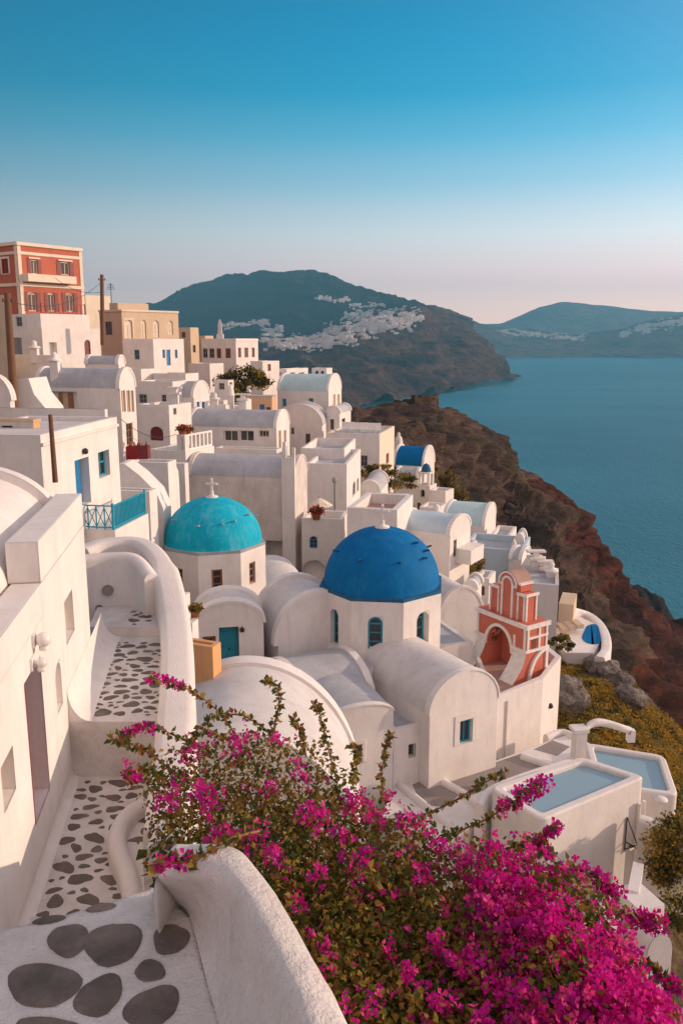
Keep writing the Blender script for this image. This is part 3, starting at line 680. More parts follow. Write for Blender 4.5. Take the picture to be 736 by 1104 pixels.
mb = MB(); mb.box(o + Vector((-.45, -.45, -2)), (.9, 0, 0), (0, .9, 0), (0, 0, 3.0)); mb.lathe(o + UP * 1.0, [(.42, 0), (.28, 1.6), (.05, 2.0)], 4, ph=.78, smooth=False)
tag(mb.build('obelisk', 'grey_wall', origin=o), 'grey stone obelisk chimney rising over the red shuttered house', 'chimney')
house('low white annex with one brown window right of the red shuttered house', 270, 283, 301, 389.5, 410, 108, -32, wins=[('R', 288.6, 392.5, 292, 400, 's', 'brown_red')])
house('white terrace wall behind the dark tree', 203, 226, 241, 392, 412, 104, -30, hp=.6)
house('flat white house with columns of pale window frames above the mountain road', 298, 309, 332, 398, 410, 112, -25, wins=[('F', 300, 401, 304, 406, 'w', 'trim_white'), ('R', 312, 401, 318, 406, 'w', 'trim_white'), ('R', 322, 401, 328, 406, 'w', 'trim_white')])
house('tiny white house half hidden by the left side of the dark tree', 231, 246, 252, 410, 432, 92, -25, wins=[('F', 236, 413, 242, 420, 'w', 'grey_frame'), ('R', 247.5, 412, 250.5, 421, 'w', 'grey_frame')])
house('white roof block under the dark tree with a blank wall', 225, 241, 248, 432, 450, 87, -20, hp=.2)
house('narrow stepped white block beside the ochre house', 248, 259, 266, 438, 458, 86, -20, hp=.15)
house('small white parapet tower among the roofs by the ochre house', 258, 266, 271, 431, 452, 84, -20, hp=.15)
house('low roof terrace stretching in front of the little vaulted chapel', 200, 258, 268, 447, 468, 80, -18, hp=.3)
house('flat white house with two dark windows left of the chapel', 147, 186, 205, 411.5, 445, 79, -18, wins=[('F', 150, 425, 158.5, 434.6, 'w', 'grey_frame'), ('F', 174.4, 425.6, 179.4, 434, 'w', 'grey_frame')])
house('white block with rough tan top behind the flat white house', 165, 200, 214, 403, 425, 86, -20, rmat='terracotta', hp=.1)
house('vaulted white chapel with two bright blue gable windows', 191, 209, 226, 429, 452, 80, -30, 'vaultF', rise=1.5, name='chapel', cat='chapel', wins=[('R', 212, 433, 215.3, 444.6, 's', 'blue', dict(sur='trim_white', surw=.1)), ('R', 217.5, 433, 220.8, 444.4, 's', 'blue', dict(sur='trim_white', surw=.1))])
house('white house with a maroon arched window above the terrace stalls', 148, 182, 206, 437, 505, 70, -22, rmat='roof', wins=[('F', 162, 460, 176, 475, 's', 'maroon', dict(arch=.7)), ('R', 187, 440, 190.5, 447, 'w', 'grey_frame')])
house('ochre cube house with a bright blue door', 264, 293, 298, 428, 456, 90, -12, 'plain', mat='ochre', wins=[('F', 280, 436, 285.4, 449.8, 'd', 'blue'), ('F', 287, 439, 291.5, 449, 's', 'brown')])
L = house('long vaulted white house with a wide double window facing the street', 203, 298, 312, 462, 505, 76, -15, 'vaultF', rise=1.5, wins=[
    ('F', 241, 464, 256.5, 476, 'w', 'trim_white', dict(nx=2, ny=1, dep=.3)), ('F', 258, 464, 273.5, 476, 'w', 'trim_white', dict(nx=2, ny=1, dep=.3)), ('F', 279.4, 464, 290, 471, 'w', 'pale_wood', dict(nx=3, ny=1)), ('R', 300.3, 464, 303, 484, 's', 'pale_wood'), ('R', 306, 464, 308.5, 484, 's', 'pale_wood')])
house('pale ledge block running along the foot of the double window house', 232, 298, 304, 485, 508, 72, -15, hp=.15)
T = house('white terrace with a panelled balustrade and a pot of red flowers', 160, 200, 231, 487, 570, 60, -25, hp=.05)
# panelled balustrade of the terrace
mb = MB()
for k in range(8):
    p = pt(T, 'R', T.D * k / 7 * .96 + .05, T.z1, -.2); mb.box(p, T.ey * .16, -T.ex * .16, UP * 1.15)
for zz in (0.0, 1.05): mb.box(pt(T, 'R', 0.02, T.z1 + zz, -.17), T.ey * (T.D * .98), -T.ex * .1, UP * .14)
mb.build('balustrade', 'trim_white', T.root)
p = pt(T, 'F', T.W - .75, T.z1, -.05); mb = MB(); mb.box(p, T.ex * .7, T.ey * .5, UP * 1.2); mb.build('pillar', 'white', T.root)
K = house('long white vault with a bare plaster wall behind the pale blue dome', 203, 318, 331, 516, 625, 58, -12, 'vaultF', rise=1.35, mat='white_old', wins=[('F', 287, 583, 306, 613, 'n', '', dict(dep=.8)), ('F', 309.5, 582, 315.5, 613, 'd', 'pale_wood')])
part_box(K, 'pilaster', 'white', 'F', K.W - .9, K.W + .05, K.z0, K.z1 + 1.5, .003, .3)
mb = MB()
for u_, h_ in ((-.8, 1.1), (-.15, .7)): mb.box(pt(K, 'F', K.W + u_, K.z1 + 1.5, .28), K.ex * .22, K.ey * .22, UP * h_)
mb.build('finial', 'white', K.root)
# ------------------------------------------------------------------ centre
house('white house with a pale blue vault and teal windows near the cliff', 299, 354, 368, 422, 468, 100, -14, 'vaultF', rise=1.9, rmat='roof_teal', wins=[
    ('F', 304.5, 430, 308.5, 438, 's', 'teal'), ('F', 333, 429.5, 337.6, 438, 's', 'teal'), ('R', 359, 425, 361.5, 443, 's', 'pale_wood'), ('R', 363.6, 425, 366.2, 441, 's', 'pale_wood'), ('F', 349, 452, 352.5, 463, 'w', 'brown')])
house('small white annex with two windows stepping down from the pale blue vault', 352, 366, 378, 446, 470, 97, -16, 'vaultR', rise=.8, wins=[('F', 356, 452, 360, 463, 'w', 'brown'), ('R', 368.5, 451, 372, 461, 'w', 'brown')])
house('round topped white wall house with three small brown windows', 297, 347, 353, 459, 500, 94, -8, 'vaultR', rise=2.3, wins=[('F', 329.4, 467.5, 334.4, 478.5, 'w', 'brown'), ('F', 314, 461, 317, 468, 's', 'brown')])
Q = house('long white house with a cream sunlit end and furniture on its roof', 352, 409, 425, 468, 512, 86, -14, mat='cream', fmat='white', hp=.15, wins=[('F', 388.7, 491, 396, 503, 'w', 'grey_frame'), ('R', 416, 488.7, 419, 499.6, 's', 'brown_red'), ('F', 355.5, 473, 360, 479, 's', 'brown_red')])
G = house('tall white house front with a plain shaded wall left of the cream house', 330, 373.6, 388.6, 500.5, 566, 66, -8, wins=[('R', 380, 519, 383, 534, 'w', 'grey_frame', dict(arch=1)), ('R', 384.5, 516, 386.5, 530, 's', 'grey_frame')])
house('upper roof terrace with slim white posts and a teal panel', 324, 371, 383, 484, 510, 71, -8, hp=.7, tw=.2)
house('white terrace house with red flowers and an arched teal window', 325, 369, 375, 560, 625, 57, -8, hp=.9, wins=[('F', 333.6, 578, 342, 591, 'w', 'teal', dict(arch=1)), ('F', 325.5, 604, 351, 622, 'n', '', dict(arch=.9, dep=.5))])
house('little white cave house with a dark arched opening beside the bushes', 387, 409, 418, 532, 548, 76, -10, 'vaultR', rise=1.1, wins=[('F', 392, 533, 405, 547, 'w', 'brown', dict(nx=3, ny=1, arch=.6))])
house('broad white house with a sunken terracotta roof behind the deep blue dome', 374, 428, 445, 550, 610, 52, -15, hp=.7, tw=.4, rmat='terracotta')
U = house('white house with a pale curved roof right behind the deep blue dome', 425, 485, 507, 577, 662, 54, -32, 'vaultF', rise=1.0, rmat='pale_blue', wins=[('R', 488.5, 582, 492, 600, 'w', 'grey_frame', dict(ny=3))])
zb = hit(498, 600, U.R[0], U.R[2]).z; u0, u1 = [(hit(x, 600, U.R[0], U.R[2]) - U.R[0]).dot(U.R[1]) for x in (491, 505)]
part_box(U, 'balcony', 'white', 'R', u0, u1, zb - .2, zb + .8, .003, 1.1)
house('white house under a low pale teal hipped roof', 476, 522, 530, 568, 604, 73, -20, 'vaultF', rise=1.5, rmat='roof_teal', wins=[('F', 504.5, 580, 513, 597, 'w', 'brown', dict(nx=2, ny=3))], depth=6)
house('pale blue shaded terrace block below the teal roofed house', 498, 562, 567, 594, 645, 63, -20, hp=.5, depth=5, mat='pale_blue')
house('white terrace room with pergola openings beside the teal roofed house', 528, 549, 557, 578, 600, 70, -20, hp=.4, wins=[('F', 531, 583, 545, 590, 'n', '', dict(dep=.6))], depth=4)
house('slim white arched gateway above the pale blue terrace', 555, 563, 568, 587, 612, 66, -20, 'vaultR', rise=.8, wins=[('F', 557, 592, 562, 606, 'n', '', dict(dep=.5, arch=1))], depth=2)
house('stepped white wall piece with round cap on the terrace edge', 548, 562, 571, 604, 635, 62, -25, 'vaultF', rise=.6, depth=3)
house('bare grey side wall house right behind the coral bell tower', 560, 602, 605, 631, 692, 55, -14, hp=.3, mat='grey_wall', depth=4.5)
house('beige cabin by the little pool terrace on the cliff edge', 602, 618, 626, 652, 690, 60, -20, 'deck', mat='beige', rmat='beige', depth=3)
# white block left of the blue vaulted church
house('white court wall in front of the blue vaulted church', 405, 446, 455, 549, 580, 98, -22, hp=.5, wins=[('F', 446 - 6, 553, 444, 560, 's', 'brown')])
house('long pale house side with a round corner below the bushes', 398, 432, 440, 538, 560, 88, -18, hp=.4)
# ------------------------------------------------------------------ far blue vaulted church with its bell gable
BV = house('white church under a bright blue barrel vault near the cliff edge', 424, 457, 468, 503, 548, 108, -24, 'vaultF', rise=2.3, rmat='dome_blue', name='church', cat='church', lip=.3)
house('white porch with an open arch in front of the blue barrel vault', 426, 450, 456, 516, 545, 101, -20, 'vaultF', rise=1.1, wins=[('F', 430, 516, 435, 527, 'n', '', dict(arch=1, dep=.8))])
bb = house('square white bell tower with two tiers of arched openings', 447, 463, 470.5, 524, 572, 96, -28, 'flat', hp=.1, name='bell_tower', cat='bell tower', mat='white', wins=[('F', 453, 528, 457.5, 536, 'o', '', dict(arch=1, dep=.5)), ('R', 465, 527, 468, 536, 'o', '', dict(arch=1, dep=.5)), ('F', 449.5, 542, 453, 551, 's', 'brown')])
ctr = (bb.c[0] + bb.c[2]) / 2
mb = MB(); w_ = min(bb.W, bb.D) * .30
for sx in (-1, 1):
    for sy in (-1, 1): mb.box(ctr + bb.ex * (sx * w_ - .14) + bb.ey * (sy * w_ - .14), bb.ex * .28, bb.ey * .28, UP * 1.3)
mb.box(ctr - bb.ex * (w_ + .2) - bb.ey * (w_ + .2) + UP * 1.3, bb.ex * (2 * w_ + .4), bb.ey * (2 * w_ + .4), UP * .2); mb.build('belfry', 'white', bb.root)
mb = MB(); mb.lathe(ctr + UP * 1.5, [(w_ * 1.05, 0), (w_ * .95, .4), (w_ * .6, .8), (0, 1.0)], 12); mb.build('cupola', 'rim_blue', bb.root)
house('stepped white walls descending from the far bell tower', 462, 480, 489, 530, 578, 92, -30, hp=.3, wins=[('F', 470, 545, 473, 553, 's', 'grey_frame')])
BT = house('tiny white bell turret in front of the ruin headland', 425, 431, 434, 476, 500, 118, -25, 'flat', hp=.05, name='bell_tower', cat='bell tower', wins=[('F', 427, 479, 430, 487, 'n', '', dict(arch=1, dep=.4))])
mb = MB(); mb.lathe((BT.c[0] + BT.c[2]) / 2, [(.55, 0), (.5, .4), (.2, .8), (.25, 1.0), (0, 1.3)], 10); mb.build('cupola', 'white', BT.root)
# ------------------------------------------------------------------ ruin on the headland
rb = MB(); c0 = P(424, 443, 219); c1 = P(447, 444, 212); c2 = P(472, 441, 221)
rt = root('castle_ruin', P(447, 448, 224), 'ruined brown stone castle walls on top of the headland', 'ruin')
def ragged(a, b, h, seed, th):
    rnd = random.Random(seed); n = 14; mb = MB(); d = (b - a); nn = Vector((-d.y, d.x, 0)).normalized() * th
    top = [h * rnd.uniform(.82, 1.05) for _ in range(n + 1)]
    for k in range(n):
        p, q = a.lerp(b, k / n), a.lerp(b, (k + 1) / n)
        mb.prism([p - UP * 6, q - UP * 6, q + UP * top[k + 1], p + UP * top[k]], nn)
    return mb.build('wall', 'rock_brown', rt)
ragged(c0, c1, 2.8, 1, 1.2); ragged(c1, c2, 4.0, 2, 1.2); ragged(c0 + Vector((3, 9, 0)), c2 + Vector((0, 2, 0)), 2.6, 3, 1.0)
# ------------------------------------------------------------------ house with the blue door and its blue balcony
D = house('white house with a tall open blue door and blue window over the balcony', -75, 43.5, 126, 469, 572, 30, -7, rmat='roof_white', hp=.18, wins=[
    ('R', 82.0, 494, 97.3, 545, 'n', '', dict(dep=.42)), ('R', 106.5, 486, 118.5, 514, 'n', '', dict(dep=.3)), ('F', -10, 500, 0, 520, 'w', 'blue')])
O, u, n, WW = D.R
def ru(x, y): return (hit(x, y, O, n) - O).dot(u)
ua, ub, za, zb = ru(82.2, 520), ru(97, 520), hit(90, 545, O, n).z, hit(90, 494, O, n).z
mb = MB(); mb.box(pt(D, 'R', ua + .02, za, -.40), u * ((ub - ua) * .98 - .04), UP * (zb - za - .02), n * .05)
for k in range(3): mb.box(pt(D, 'R', ua + .12, za + .12 + k * (zb - za) / 3.1, -.349), u * (ub - ua - .3), UP * (zb - za) * .24, n * .02)
mb.build('door', 'blue', D.root)
ua, ub, za, zb = ru(106.8, 500), ru(118.3, 500), hit(112, 514, O, n).z, hit(112, 486, O, n).z
mb = MB()
for x0, x1 in ((ua + .01, ua + .09), ((ua + ub) / 2 - .04, (ua + ub) / 2 + .04), (ub - .09, ub - .01)): mb.box(pt(D, 'R', x0, za, -.27), u * (x1 - x0), UP * (zb - za), n * .06)
for y0 in (za, za + .5 * (zb - za), zb - .08): mb.box(pt(D, 'R', ua + .01, y0, -.272), u * (ub - ua - .02), UP * .08, n * .055)
w = mb.build('window', 'teal', D.root); mp = MB(); mp.box(pt(D, 'R', ua + .01, za, -.292), u * (ub - ua - .02), UP * (zb - za), n * .012); mp.build('pane', 'pane', w)
part_box(D, 'cornice', 'white', 'R', .0, D.D, D.z1 - .42, D.z1 - .3, .003, .09)
lamp = MB(); lamp.lathe(pt(D, 'R', ru(90, 488), hit(90, 490, O, n).z, .1), [(0, 0), (.1, .05), (.12, .2), (0, .28)], 8); lamp.build('wall_lamp', 'iron', D.root)
house('long white parapet wall on the roof behind the blue door house', -20, 113, 116, 441.5, 462, 40, -10, hp=.1)
house('low pale box on the flat roof with an orange side', -40, 36, 43, 455, 470, 34, -12, 'plain', rmat='pale_wood', mat='orange', fmat='white_old', wins=[('F', 2, 459, 14, 467, 'o', '', {})])
BA = house('white balcony base with a turquoise blue balustrade', 86, 124, 160, 572, 610, 33, -10, hp=.02, rmat='roof_white', name='balcony', cat='balcony')
zf = UP * .01
railing(BA.root, [BA.c[0] + BA.ey * .1 + zf, BA.c[1] + BA.ey * .1 - BA.ex * .1 + zf], 1.0, 'rail_blue', .30, .026, diag=True)
railing(BA.root, [BA.c[1] - BA.ex * .1 + BA.ey * .12 + zf, BA.c[2] - BA.ex * .1 - BA.ey * .1 + zf], 1.0, 'rail_blue', .12, .024)
house('blank white wall house standing behind the turquoise balustrade', 108, 161, 169, 530, 625, 41, -10, hp=.25)
mb = MB(); mb.prism([P(118, 575, 43), P(128, 500, 43), P(134, 500, 43), P(150, 512, 43), P(168, 530, 43), P(176, 548, 43), P(177, 640, 43), P(118, 640, 43)], (.1, 1.6, 0))
rt = root('stair_wall', P(148, 600, 44), 'white stair wall slanting down behind the turquoise balustrade', 'wall'); mb.build('wall', 'white', rt)
ST_ = house('white terrace carrying the red draped tables', 138, 181, 190, 499, 590, 50, -8, hp=.12)
mb = MB(); pts = [P(181, 497, 51), P(186, 499, 52), P(189, 506, 53), P(190, 520, 54)]; sweep_wall(mb, pts, .4, [p.z - 4 for p in pts]); rt = root('parapet', pts[1] - UP * 3, 'curved white parapet round the end of the stall terrace', 'wall'); mb.build('wall', 'white', rt)
house('tall pale wall block below the terrace of red flowers', 172, 199, 203, 500, 600, 56, -12, hp=.1)

# small flat houses that fill the steps of the slope
house('small flat white room with one window below the cave house', 384, 404, 412, 546, 580, 70, -12, hp=.2, wins=[('F', 393, 551, 397, 560, 'w', 'grey_frame')])
house('little flat white house with a blue door right of the far bell tower', 452, 473, 481, 548, 585, 80, -22, hp=.2, rmat='roof_white', wins=[('F', 460, 553, 464, 566, 'd', 'blue'), ('R', 475.5, 553, 478, 559, 'w', 'brown')])
house('low white roof terrace with a railing below the teal roofed house', 486, 507, 514, 588, 640, 64, -24, hp=.15, wins=[('F', 492, 593, 497, 602, 'w', 'teal')])
house('narrow white stair block stepping down behind the bell tower', 512, 527, 534, 624, 672, 54, -22, hp=.12, wins=[('F', 518, 632, 522, 642, 's', 'brown')])
house('white pinnacle wall with a sloping shoulder left of the bell tower', 500, 513, 519, 636, 690, 50, -20, 'vaultR', rise=.5)
house('stacked white room on the right end of the pale blue terrace', 566, 583, 588, 610, 640, 62, -20, hp=.15, wins=[('F', 571, 615, 576, 624, 'n', '', dict(dep=.4, arch=1))])
house('small white house with two tiny windows above the pale blue vault', 336, 352, 358, 397, 412, 106, -18, hp=.15, wins=[('F', 340, 400, 343, 406, 'w', 'brown'), ('F', 346, 400, 349, 406, 'w', 'brown')])
house('flat white house with a brown door among the roofs right of the chapel', 226, 243, 249, 437, 462, 83, -20, hp=.15, wins=[('F', 231, 442, 234.5, 452, 'd', 'brown')])
house('white terrace block with a low arch under the double window house', 262, 300, 306, 498, 515, 69, -14, hp=.1)
house('white lower storey with a teal shutter left of the round topped wall house', 290, 305, 310, 470, 505, 90, -14, hp=.2, wins=[('F', 295, 476, 299, 486, 's', 'teal')])
railing(bpy.data.objects['house'], [], 1, 'iron') if False else None
# ------------------------------------------------------------------ the two domed churches
def domed(label, px, rim_py, Y, Rpx, th0, z_bot_py, dome_mat, rim_mat, dome_r, dome_h, wins, flare, crossh, spouts, seed):
    """octagonal drum under a painted dome; th0 = turn of the corner nearest the camera, from the direction to the camera"""
    zr = zat(rim_py, Y * .94)
    c = PZ(px, rim_py, zr); c = Vector((P(px, rim_py, Y).x, Y, zr))
    Rr = Rpx / FPX * (c.y * CT - c.z * ST)
    z0 = zat(z_bot_py, Y * .93)
    rt = root('church', (c.x, c.y, z0), label, 'church')
    back = math.atan2(-c.y, -c.x)                     # direction towards the camera
    V = [Vector((c.x + Rr * math.cos(back + R(th0 + 45 * k)), c.y + Rr * math.sin(back + R(th0 + 45 * k)), zr)) for k in range(8)]
    mb = MB(); O8 = []
    H = House(); H.root = rt; H.z0, H.z1 = z0, zr
    hl = {k: [] for k in range(8)}; todo = []
    for k in range(8):
        a, b = V[k], V[(k + 1) % 8]; u = (b - a); Wd = u.length; u = u / Wd; n = Vector((u.y, -u.x, 0))
        O8.append((a, u, n, Wd))
    for (k, x0, y0, x1, y1, kind, col, opt) in wins:
        a, u, n, Wd = O8[k]
        xm, ym = (x0 + x1) / 2, (y0 + y1) / 2
        ua, ub = sorted(((hit(x0, ym, a, n) - a).dot(u), (hit(x1, ym, a, n) - a).dot(u)))
        h = dict(u0=max(.05, ua), u1=min(Wd - .05, ub), v0=max(hit(xm, y1, a, n).z, z0 + .02), v1=min(hit(xm, y0, a, n).z, zr - .05), arch=opt.get('arch', 0), depth=opt.get('dep', .16))
        print('dome win', k, {q: round(v, 2) for q, v in h.items()}, round(Wd, 2))
        hl[k].append(h); todo.append((a, u, n, h, kind, col, opt))
    for k in range(8):
        a, u, n, Wd = O8[k]; wall_face(mb, a, u, Wd, z0, zr, hl[k], n)
    mb.build('drum', 'white', rt)
    for a, u, n, h, kind, col, opt in todo: window_parts(rt, a, u, n, h, kind, col, opt)
    # eaves slab
    rb = MB(); k_ = 1 + flare
    lo = [c + (v - c) * k_ + UP * .002 for v in V]; hi = [c + (v - c) * k_ + UP * .16 for v in V]
    for k in range(8):
        l = (k + 1) % 8; rb.add([lo[k], lo[l], hi[l], hi[k]])
    rb.add(hi); rb.add(lo[::-1]); rb.build('eaves', rim_mat, rt)
    db = MB(); prof = [(dome_r * 1.005, .14)] + [(dome_r * math.cos(t), .16 + dome_h * math.sin(t)) for t in [math.pi / 2 * j / 18 for j in range(18)]] + [(0.02, .16 + dome_h)]
    db.lathe(c, prof, 64); dm = db.build('dome', dome_mat, rt)
    fb = MB(); t = c + UP * (.16 + dome_h)
    fb.lathe(t, [(.34, -.10), (.34, .03), (.14, .08), (.10, .22), (.13, .26), (.07, .32)], 14)
    ca = Vector((math.cos(R(-8)), math.sin(R(-8)), 0)); cb = Vector((-ca.y, ca.x, 0)); hh = crossh
    fb.box(t + UP * .30 - ca * .055 - cb * .05, ca * .11, cb * .1, UP * (hh - .30)); fb.box(t + UP * (hh * .68) - ca * .26 - cb * .051, ca * .52, cb * .102, UP * .11)
    for p, r_ in ((t + UP * hh, .075), (t + UP * (hh * .68 + .055) - ca * .27, .075), (t + UP * (hh * .68 + .055) + ca * .27, .075)):
        fb.lathe(p - UP * 0, [(0, -r_), (r_ * .8, -r_ * .6), (r_, 0), (r_ * .8, r_ * .6), (0, r_)], 8)
    fb.build('cross', 'white', rt)
    for ang, el in spouts:                                     # the little pegs that stick out of the paint
        el_ = R(el); aa = back + R(ang); d = Vector((math.cos(aa) * math.cos(el_), math.sin(aa) * math.cos(el_), 0))
        p = c + d * dome_r + UP * (.16 + dome_h * math.sin(el_)); o2 = Vector((math.cos(aa), math.sin(aa), .25)).normalized()
        sb = MB(); sb.tube([p - o2 * .1, p + o2 * .26], [.06, .05], 6); sb.build('peg', rim_mat, rt)
    H.V, H.c8, H.zr = V, c, zr
    return H
# camera-relative octagon order runs counter-clockwise seen from above, so face k lies between corner k and k+1 (to the right)
CY_ = domed('pale turquoise dome on a white octagonal drum with wooden windows', 230.5, 598.5, 44, 57, 28.5, 660, 'dome_cyan', 'rim_grey', 2.62, 2.38, [
    (6, 191, 613, 197, 630, 'w', 'wood', dict(nx=1, ny=3, fw=.1)), (7, 228.5, 614, 240, 638, 'w', 'wood', dict(nx=1, ny=3, fw=.1)), (0, 269, 606, 275.4, 629, 'w', 'wood', dict(nx=1, ny=3, fw=.1))],
    .0, .95, [(-62, 35), (-18, 32), (12, 34), (30, 36), (60, 40), (95, 30)], 1)
BL = domed('deep blue dome on a white octagonal drum with teal arched windows', 411, 645.5, 37.5, 69, 18.6, 725, 'dome_blue', 'rim_blue', 2.68, 2.58, [
    (6, 356, 657, 364.5, 695, 'w', 'teal', dict(arch=1, nx=1, ny=3, dep=.3)), (7, 396.5, 665, 412.3, 701.5, 'w', 'teal', dict(arch=1, nx=1, ny=3, dep=.1)), (0, 449, 660, 462, 701, 'w', 'teal', dict(arch=1, nx=1, ny=3, dep=.42))],
    .0, 1.0, [(-70, 38), (-25, 36), (20, 34), (55, 34), (68, 40), (60, 52), (110, 34)], 2)
# square base and arms of the deep blue church
house('flat roofed square base block under the deep blue dome', 352, 400, 445, 721, 800, 33.6, -20, 'deck', mat='white', rmat='roof', name='church', cat='church')
house('raised round arched vault end left of the deep blue dome', 300, 300, 386, 696, 745, 35.2, 25, 'vaultR', side='L', depth=3.2, rise=2.1, lip=.22, lipt=.4, rmat='roof_white', name='church', cat='church')
house('low white vault running between the two domed churches', 270, 276, 338, 648, 690, 46, 14, 'vaultR', side='L', depth=6, rise=1.1, rmat='roof_white', lip=0, name='church', cat='church')
house('grey topped side vault of the deep blue church, facing the lane', 290, 326, 404, 774, 830, 31.2, 27, 'vaultF', side='L', depth=4.3, rise=1.55, rmat='roof', lip=.1, lipt=.3, name='church', cat='church')
house('round cornered white annex with one brown window under the deep blue church', 352, 356, 424, 777, 850, 29.2, 20, 'vaultR', side='L', depth=4, rise=.38, rmat='roof', lip=.05, wins=[('F', 377, 803, 390, 823, 's', 'brown', dict(sur='white', surw=.16))], name='church', cat='church')
house('small flat annex with a tiny dark window between two white vaults', 420, 424, 465, 788, 845, 30.3, 26, 'flat', side='L', depth=4.5, hp=.12, wins=[('F', 440, 802, 448, 816.5, 'w', 'grey_frame', dict(nx=1, ny=1, dep=.25))], name='church', cat='church')
FV = house('white vaulted chapel end with a framed teal window in its gable', 458, 463, 537, 772, 850, 30.2, 30, 'vaultR', side='L', depth=5.4, rise=1.5, rmat='roof_white', lip=.06, lipt=.3, wins=[
    ('F', 495, 776, 508.5, 801, 'w', 'teal', dict(nx=2, ny=1, dep=.2, sur='white_rough', surw=.26, proud=.03))], name='church', cat='church')
house('flat grey roofed side room between the blue dome and the bell tower', 470, 474, 510, 697, 745, 38, 20, 'flat', side='L', depth=4, hp=.06, name='church', cat='church')
house('pinkish shaded vault behind the coral bell tower terrace', 470, 474, 520, 672, 730, 45, 22, 'vaultR', side='L', depth=7, rise=1.9, rmat='roof_white', name='church', cat='church')
house('teal door chapel with a round white front', 208, 211, 284, 675, 735, 34.5, 10, 'vaultR', side='L', depth=2.4, rise=.95, rmat='roof_white', lip=.12, lipt=.6, wins=[
    ('F', 236.7, 676, 258, 719, 'n', '', dict(dep=.5)), ('F', 219, 686, 233, 712, 'n', '', dict(dep=.3))], name='chapel', cat='chapel')
TD = bpy.data.objects['chapel.001'] if 'chapel.001' in bpy.data.objects else None
def chapel_door():
    H = None
    rt = TD; a = R(10); ex = Vector((math.cos(a), math.sin(a), 0)); n = Vector((math.sin(a), -math.cos(a), 0)); O = P(211, 675, 34.5)
    g = lambda x, y, e: hit(x, y, O, n) + n * e
    mb = MB(); p0, p1 = g(237.2, 718.5, -.42), g(257.6, 718.5, -.42); hgt = g(247, 684, 0).z - g(247, 718.5, 0).z
    w = (p1 - p0).dot(ex); mb.box(p0, ex * w, UP * hgt, n * .05)
    for k in range(2): mb.box(p0 + ex * (w * (.06 + .5 * k)) + UP * .15 + n * .051, ex * (w * .4), UP * (hgt * .4), n * .02); mb.box(p0 + ex * (w * (.06 + .5 * k)) + UP * hgt * .55 + n * .051, ex * (w * .4), UP * (hgt * .38), n * .02)
    ap = [p0 + ex * (w / 2 - w / 2 * math.cos(t)) + UP * (hgt + .02 + w * .32 * math.sin(t)) for t in [math.pi * k / 10 for k in range(11)]]
    mb.prism(ap, n * .06); d = mb.build('door', 'teal', rt)
    hb = MB(); hb.lathe(p0 + ex * w * .55 + UP * hgt * .45 + n * .09, [(0, -.05), (.05, 0), (0, .05)], 6); hb.build('handle', 'iron', d)
    mb = MB(); p0 = g(219.6, 711, -.28); p1 = g(232.6, 711, -.28); w = (p1 - p0).dot(ex); h2 = g(226, 687, 0).z - p0.z
    for o_, ww in ((0, .12), (w - .12, .12)): mb.box(p0 + ex * o_, ex * ww, UP * h2, n * .1)
    mb.box(p0, ex * w, UP * .12, n * .098); mb.box(p0 + UP * (h2 - .12), ex * w, UP * .12, n * .098); f = mb.build('window', 'wood', rt)
    mb = MB(); mb.box(p0, ex * w, UP * h2, n * .02); mb.build('pane', 'pane_warm', f)
    l = MB(); q = g(261, 679, .02); l.lathe(q, [(0, -.12), (.1, -.06), (.11, .06), (.02, .14), (0, .2)], 8); l.build('wall_lamp', 'iron', rt)
chapel_door()
# big rounded vault in front of the lane
dv = Vector((.04, -1, 0)).normalized(); cv = Vector((-dv.y, dv.x, 0)); zs_ = zat(850, 24.5)
c0_ = P(266, 713, 24.5); c0_.z = zs_; rz = zat(713, 24.5) - zs_; rx = P(386, 850, 24.5).x - c0_.x
print('vault', rx, rz, c0_)
rt = root('vault_house', c0_ - UP * 5, 'smooth white vault below the teal door, partly behind the bougainvillea', 'house')
def arch2(t, e=0.0, n=32): return [c0_ + dv * t + cv * ((rx + e) * math.cos(math.pi * k / n)) + UP * ((rz + e) * math.sin(math.pi * k / n)) for k in range(n + 1)]
mb = MB(); mb.grid([arch2(0.3 * j) for j in range(17)], 0, True); mb.build('roof', 'roof_white', rt)
mb = MB()
for s_ in (0, -1):
    r = [arch2(.3 * j)[s_] for j in range(17)]; mb.grid([r, [p - UP * 7 for p in r]], 0, False)
for t_ in (.01, 4.79):
    a0 = arch2(t_); mb.add(a0); mb.add([a0[0], a0[-1], a0[-1] - UP * 7, a0[0] - UP * 7])
mb.build('wall', 'white', rt)
mb = MB(); A0, A1, B0, B1 = arch2(-.25, .10), arch2(.35, .10), arch2(-.25, -.05), arch2(.35, -.01)
mb.grid([A0, A1], 0, True); mb.grid([A1, B1], 0, False); mb.grid([B0, A0], 0, False); mb.build('gable', 'white', rt)
# stucco parapet box by the lane, its warm sunlight painted as orange colour
house('small stucco parapet box beside the lane, its sunlight painted in orange', 197, 229, 238, 698, 765, 23.5, -22, hp=.9, tw=.16, mat='orange', rmat='orange', name='roof_box', cat='parapet')
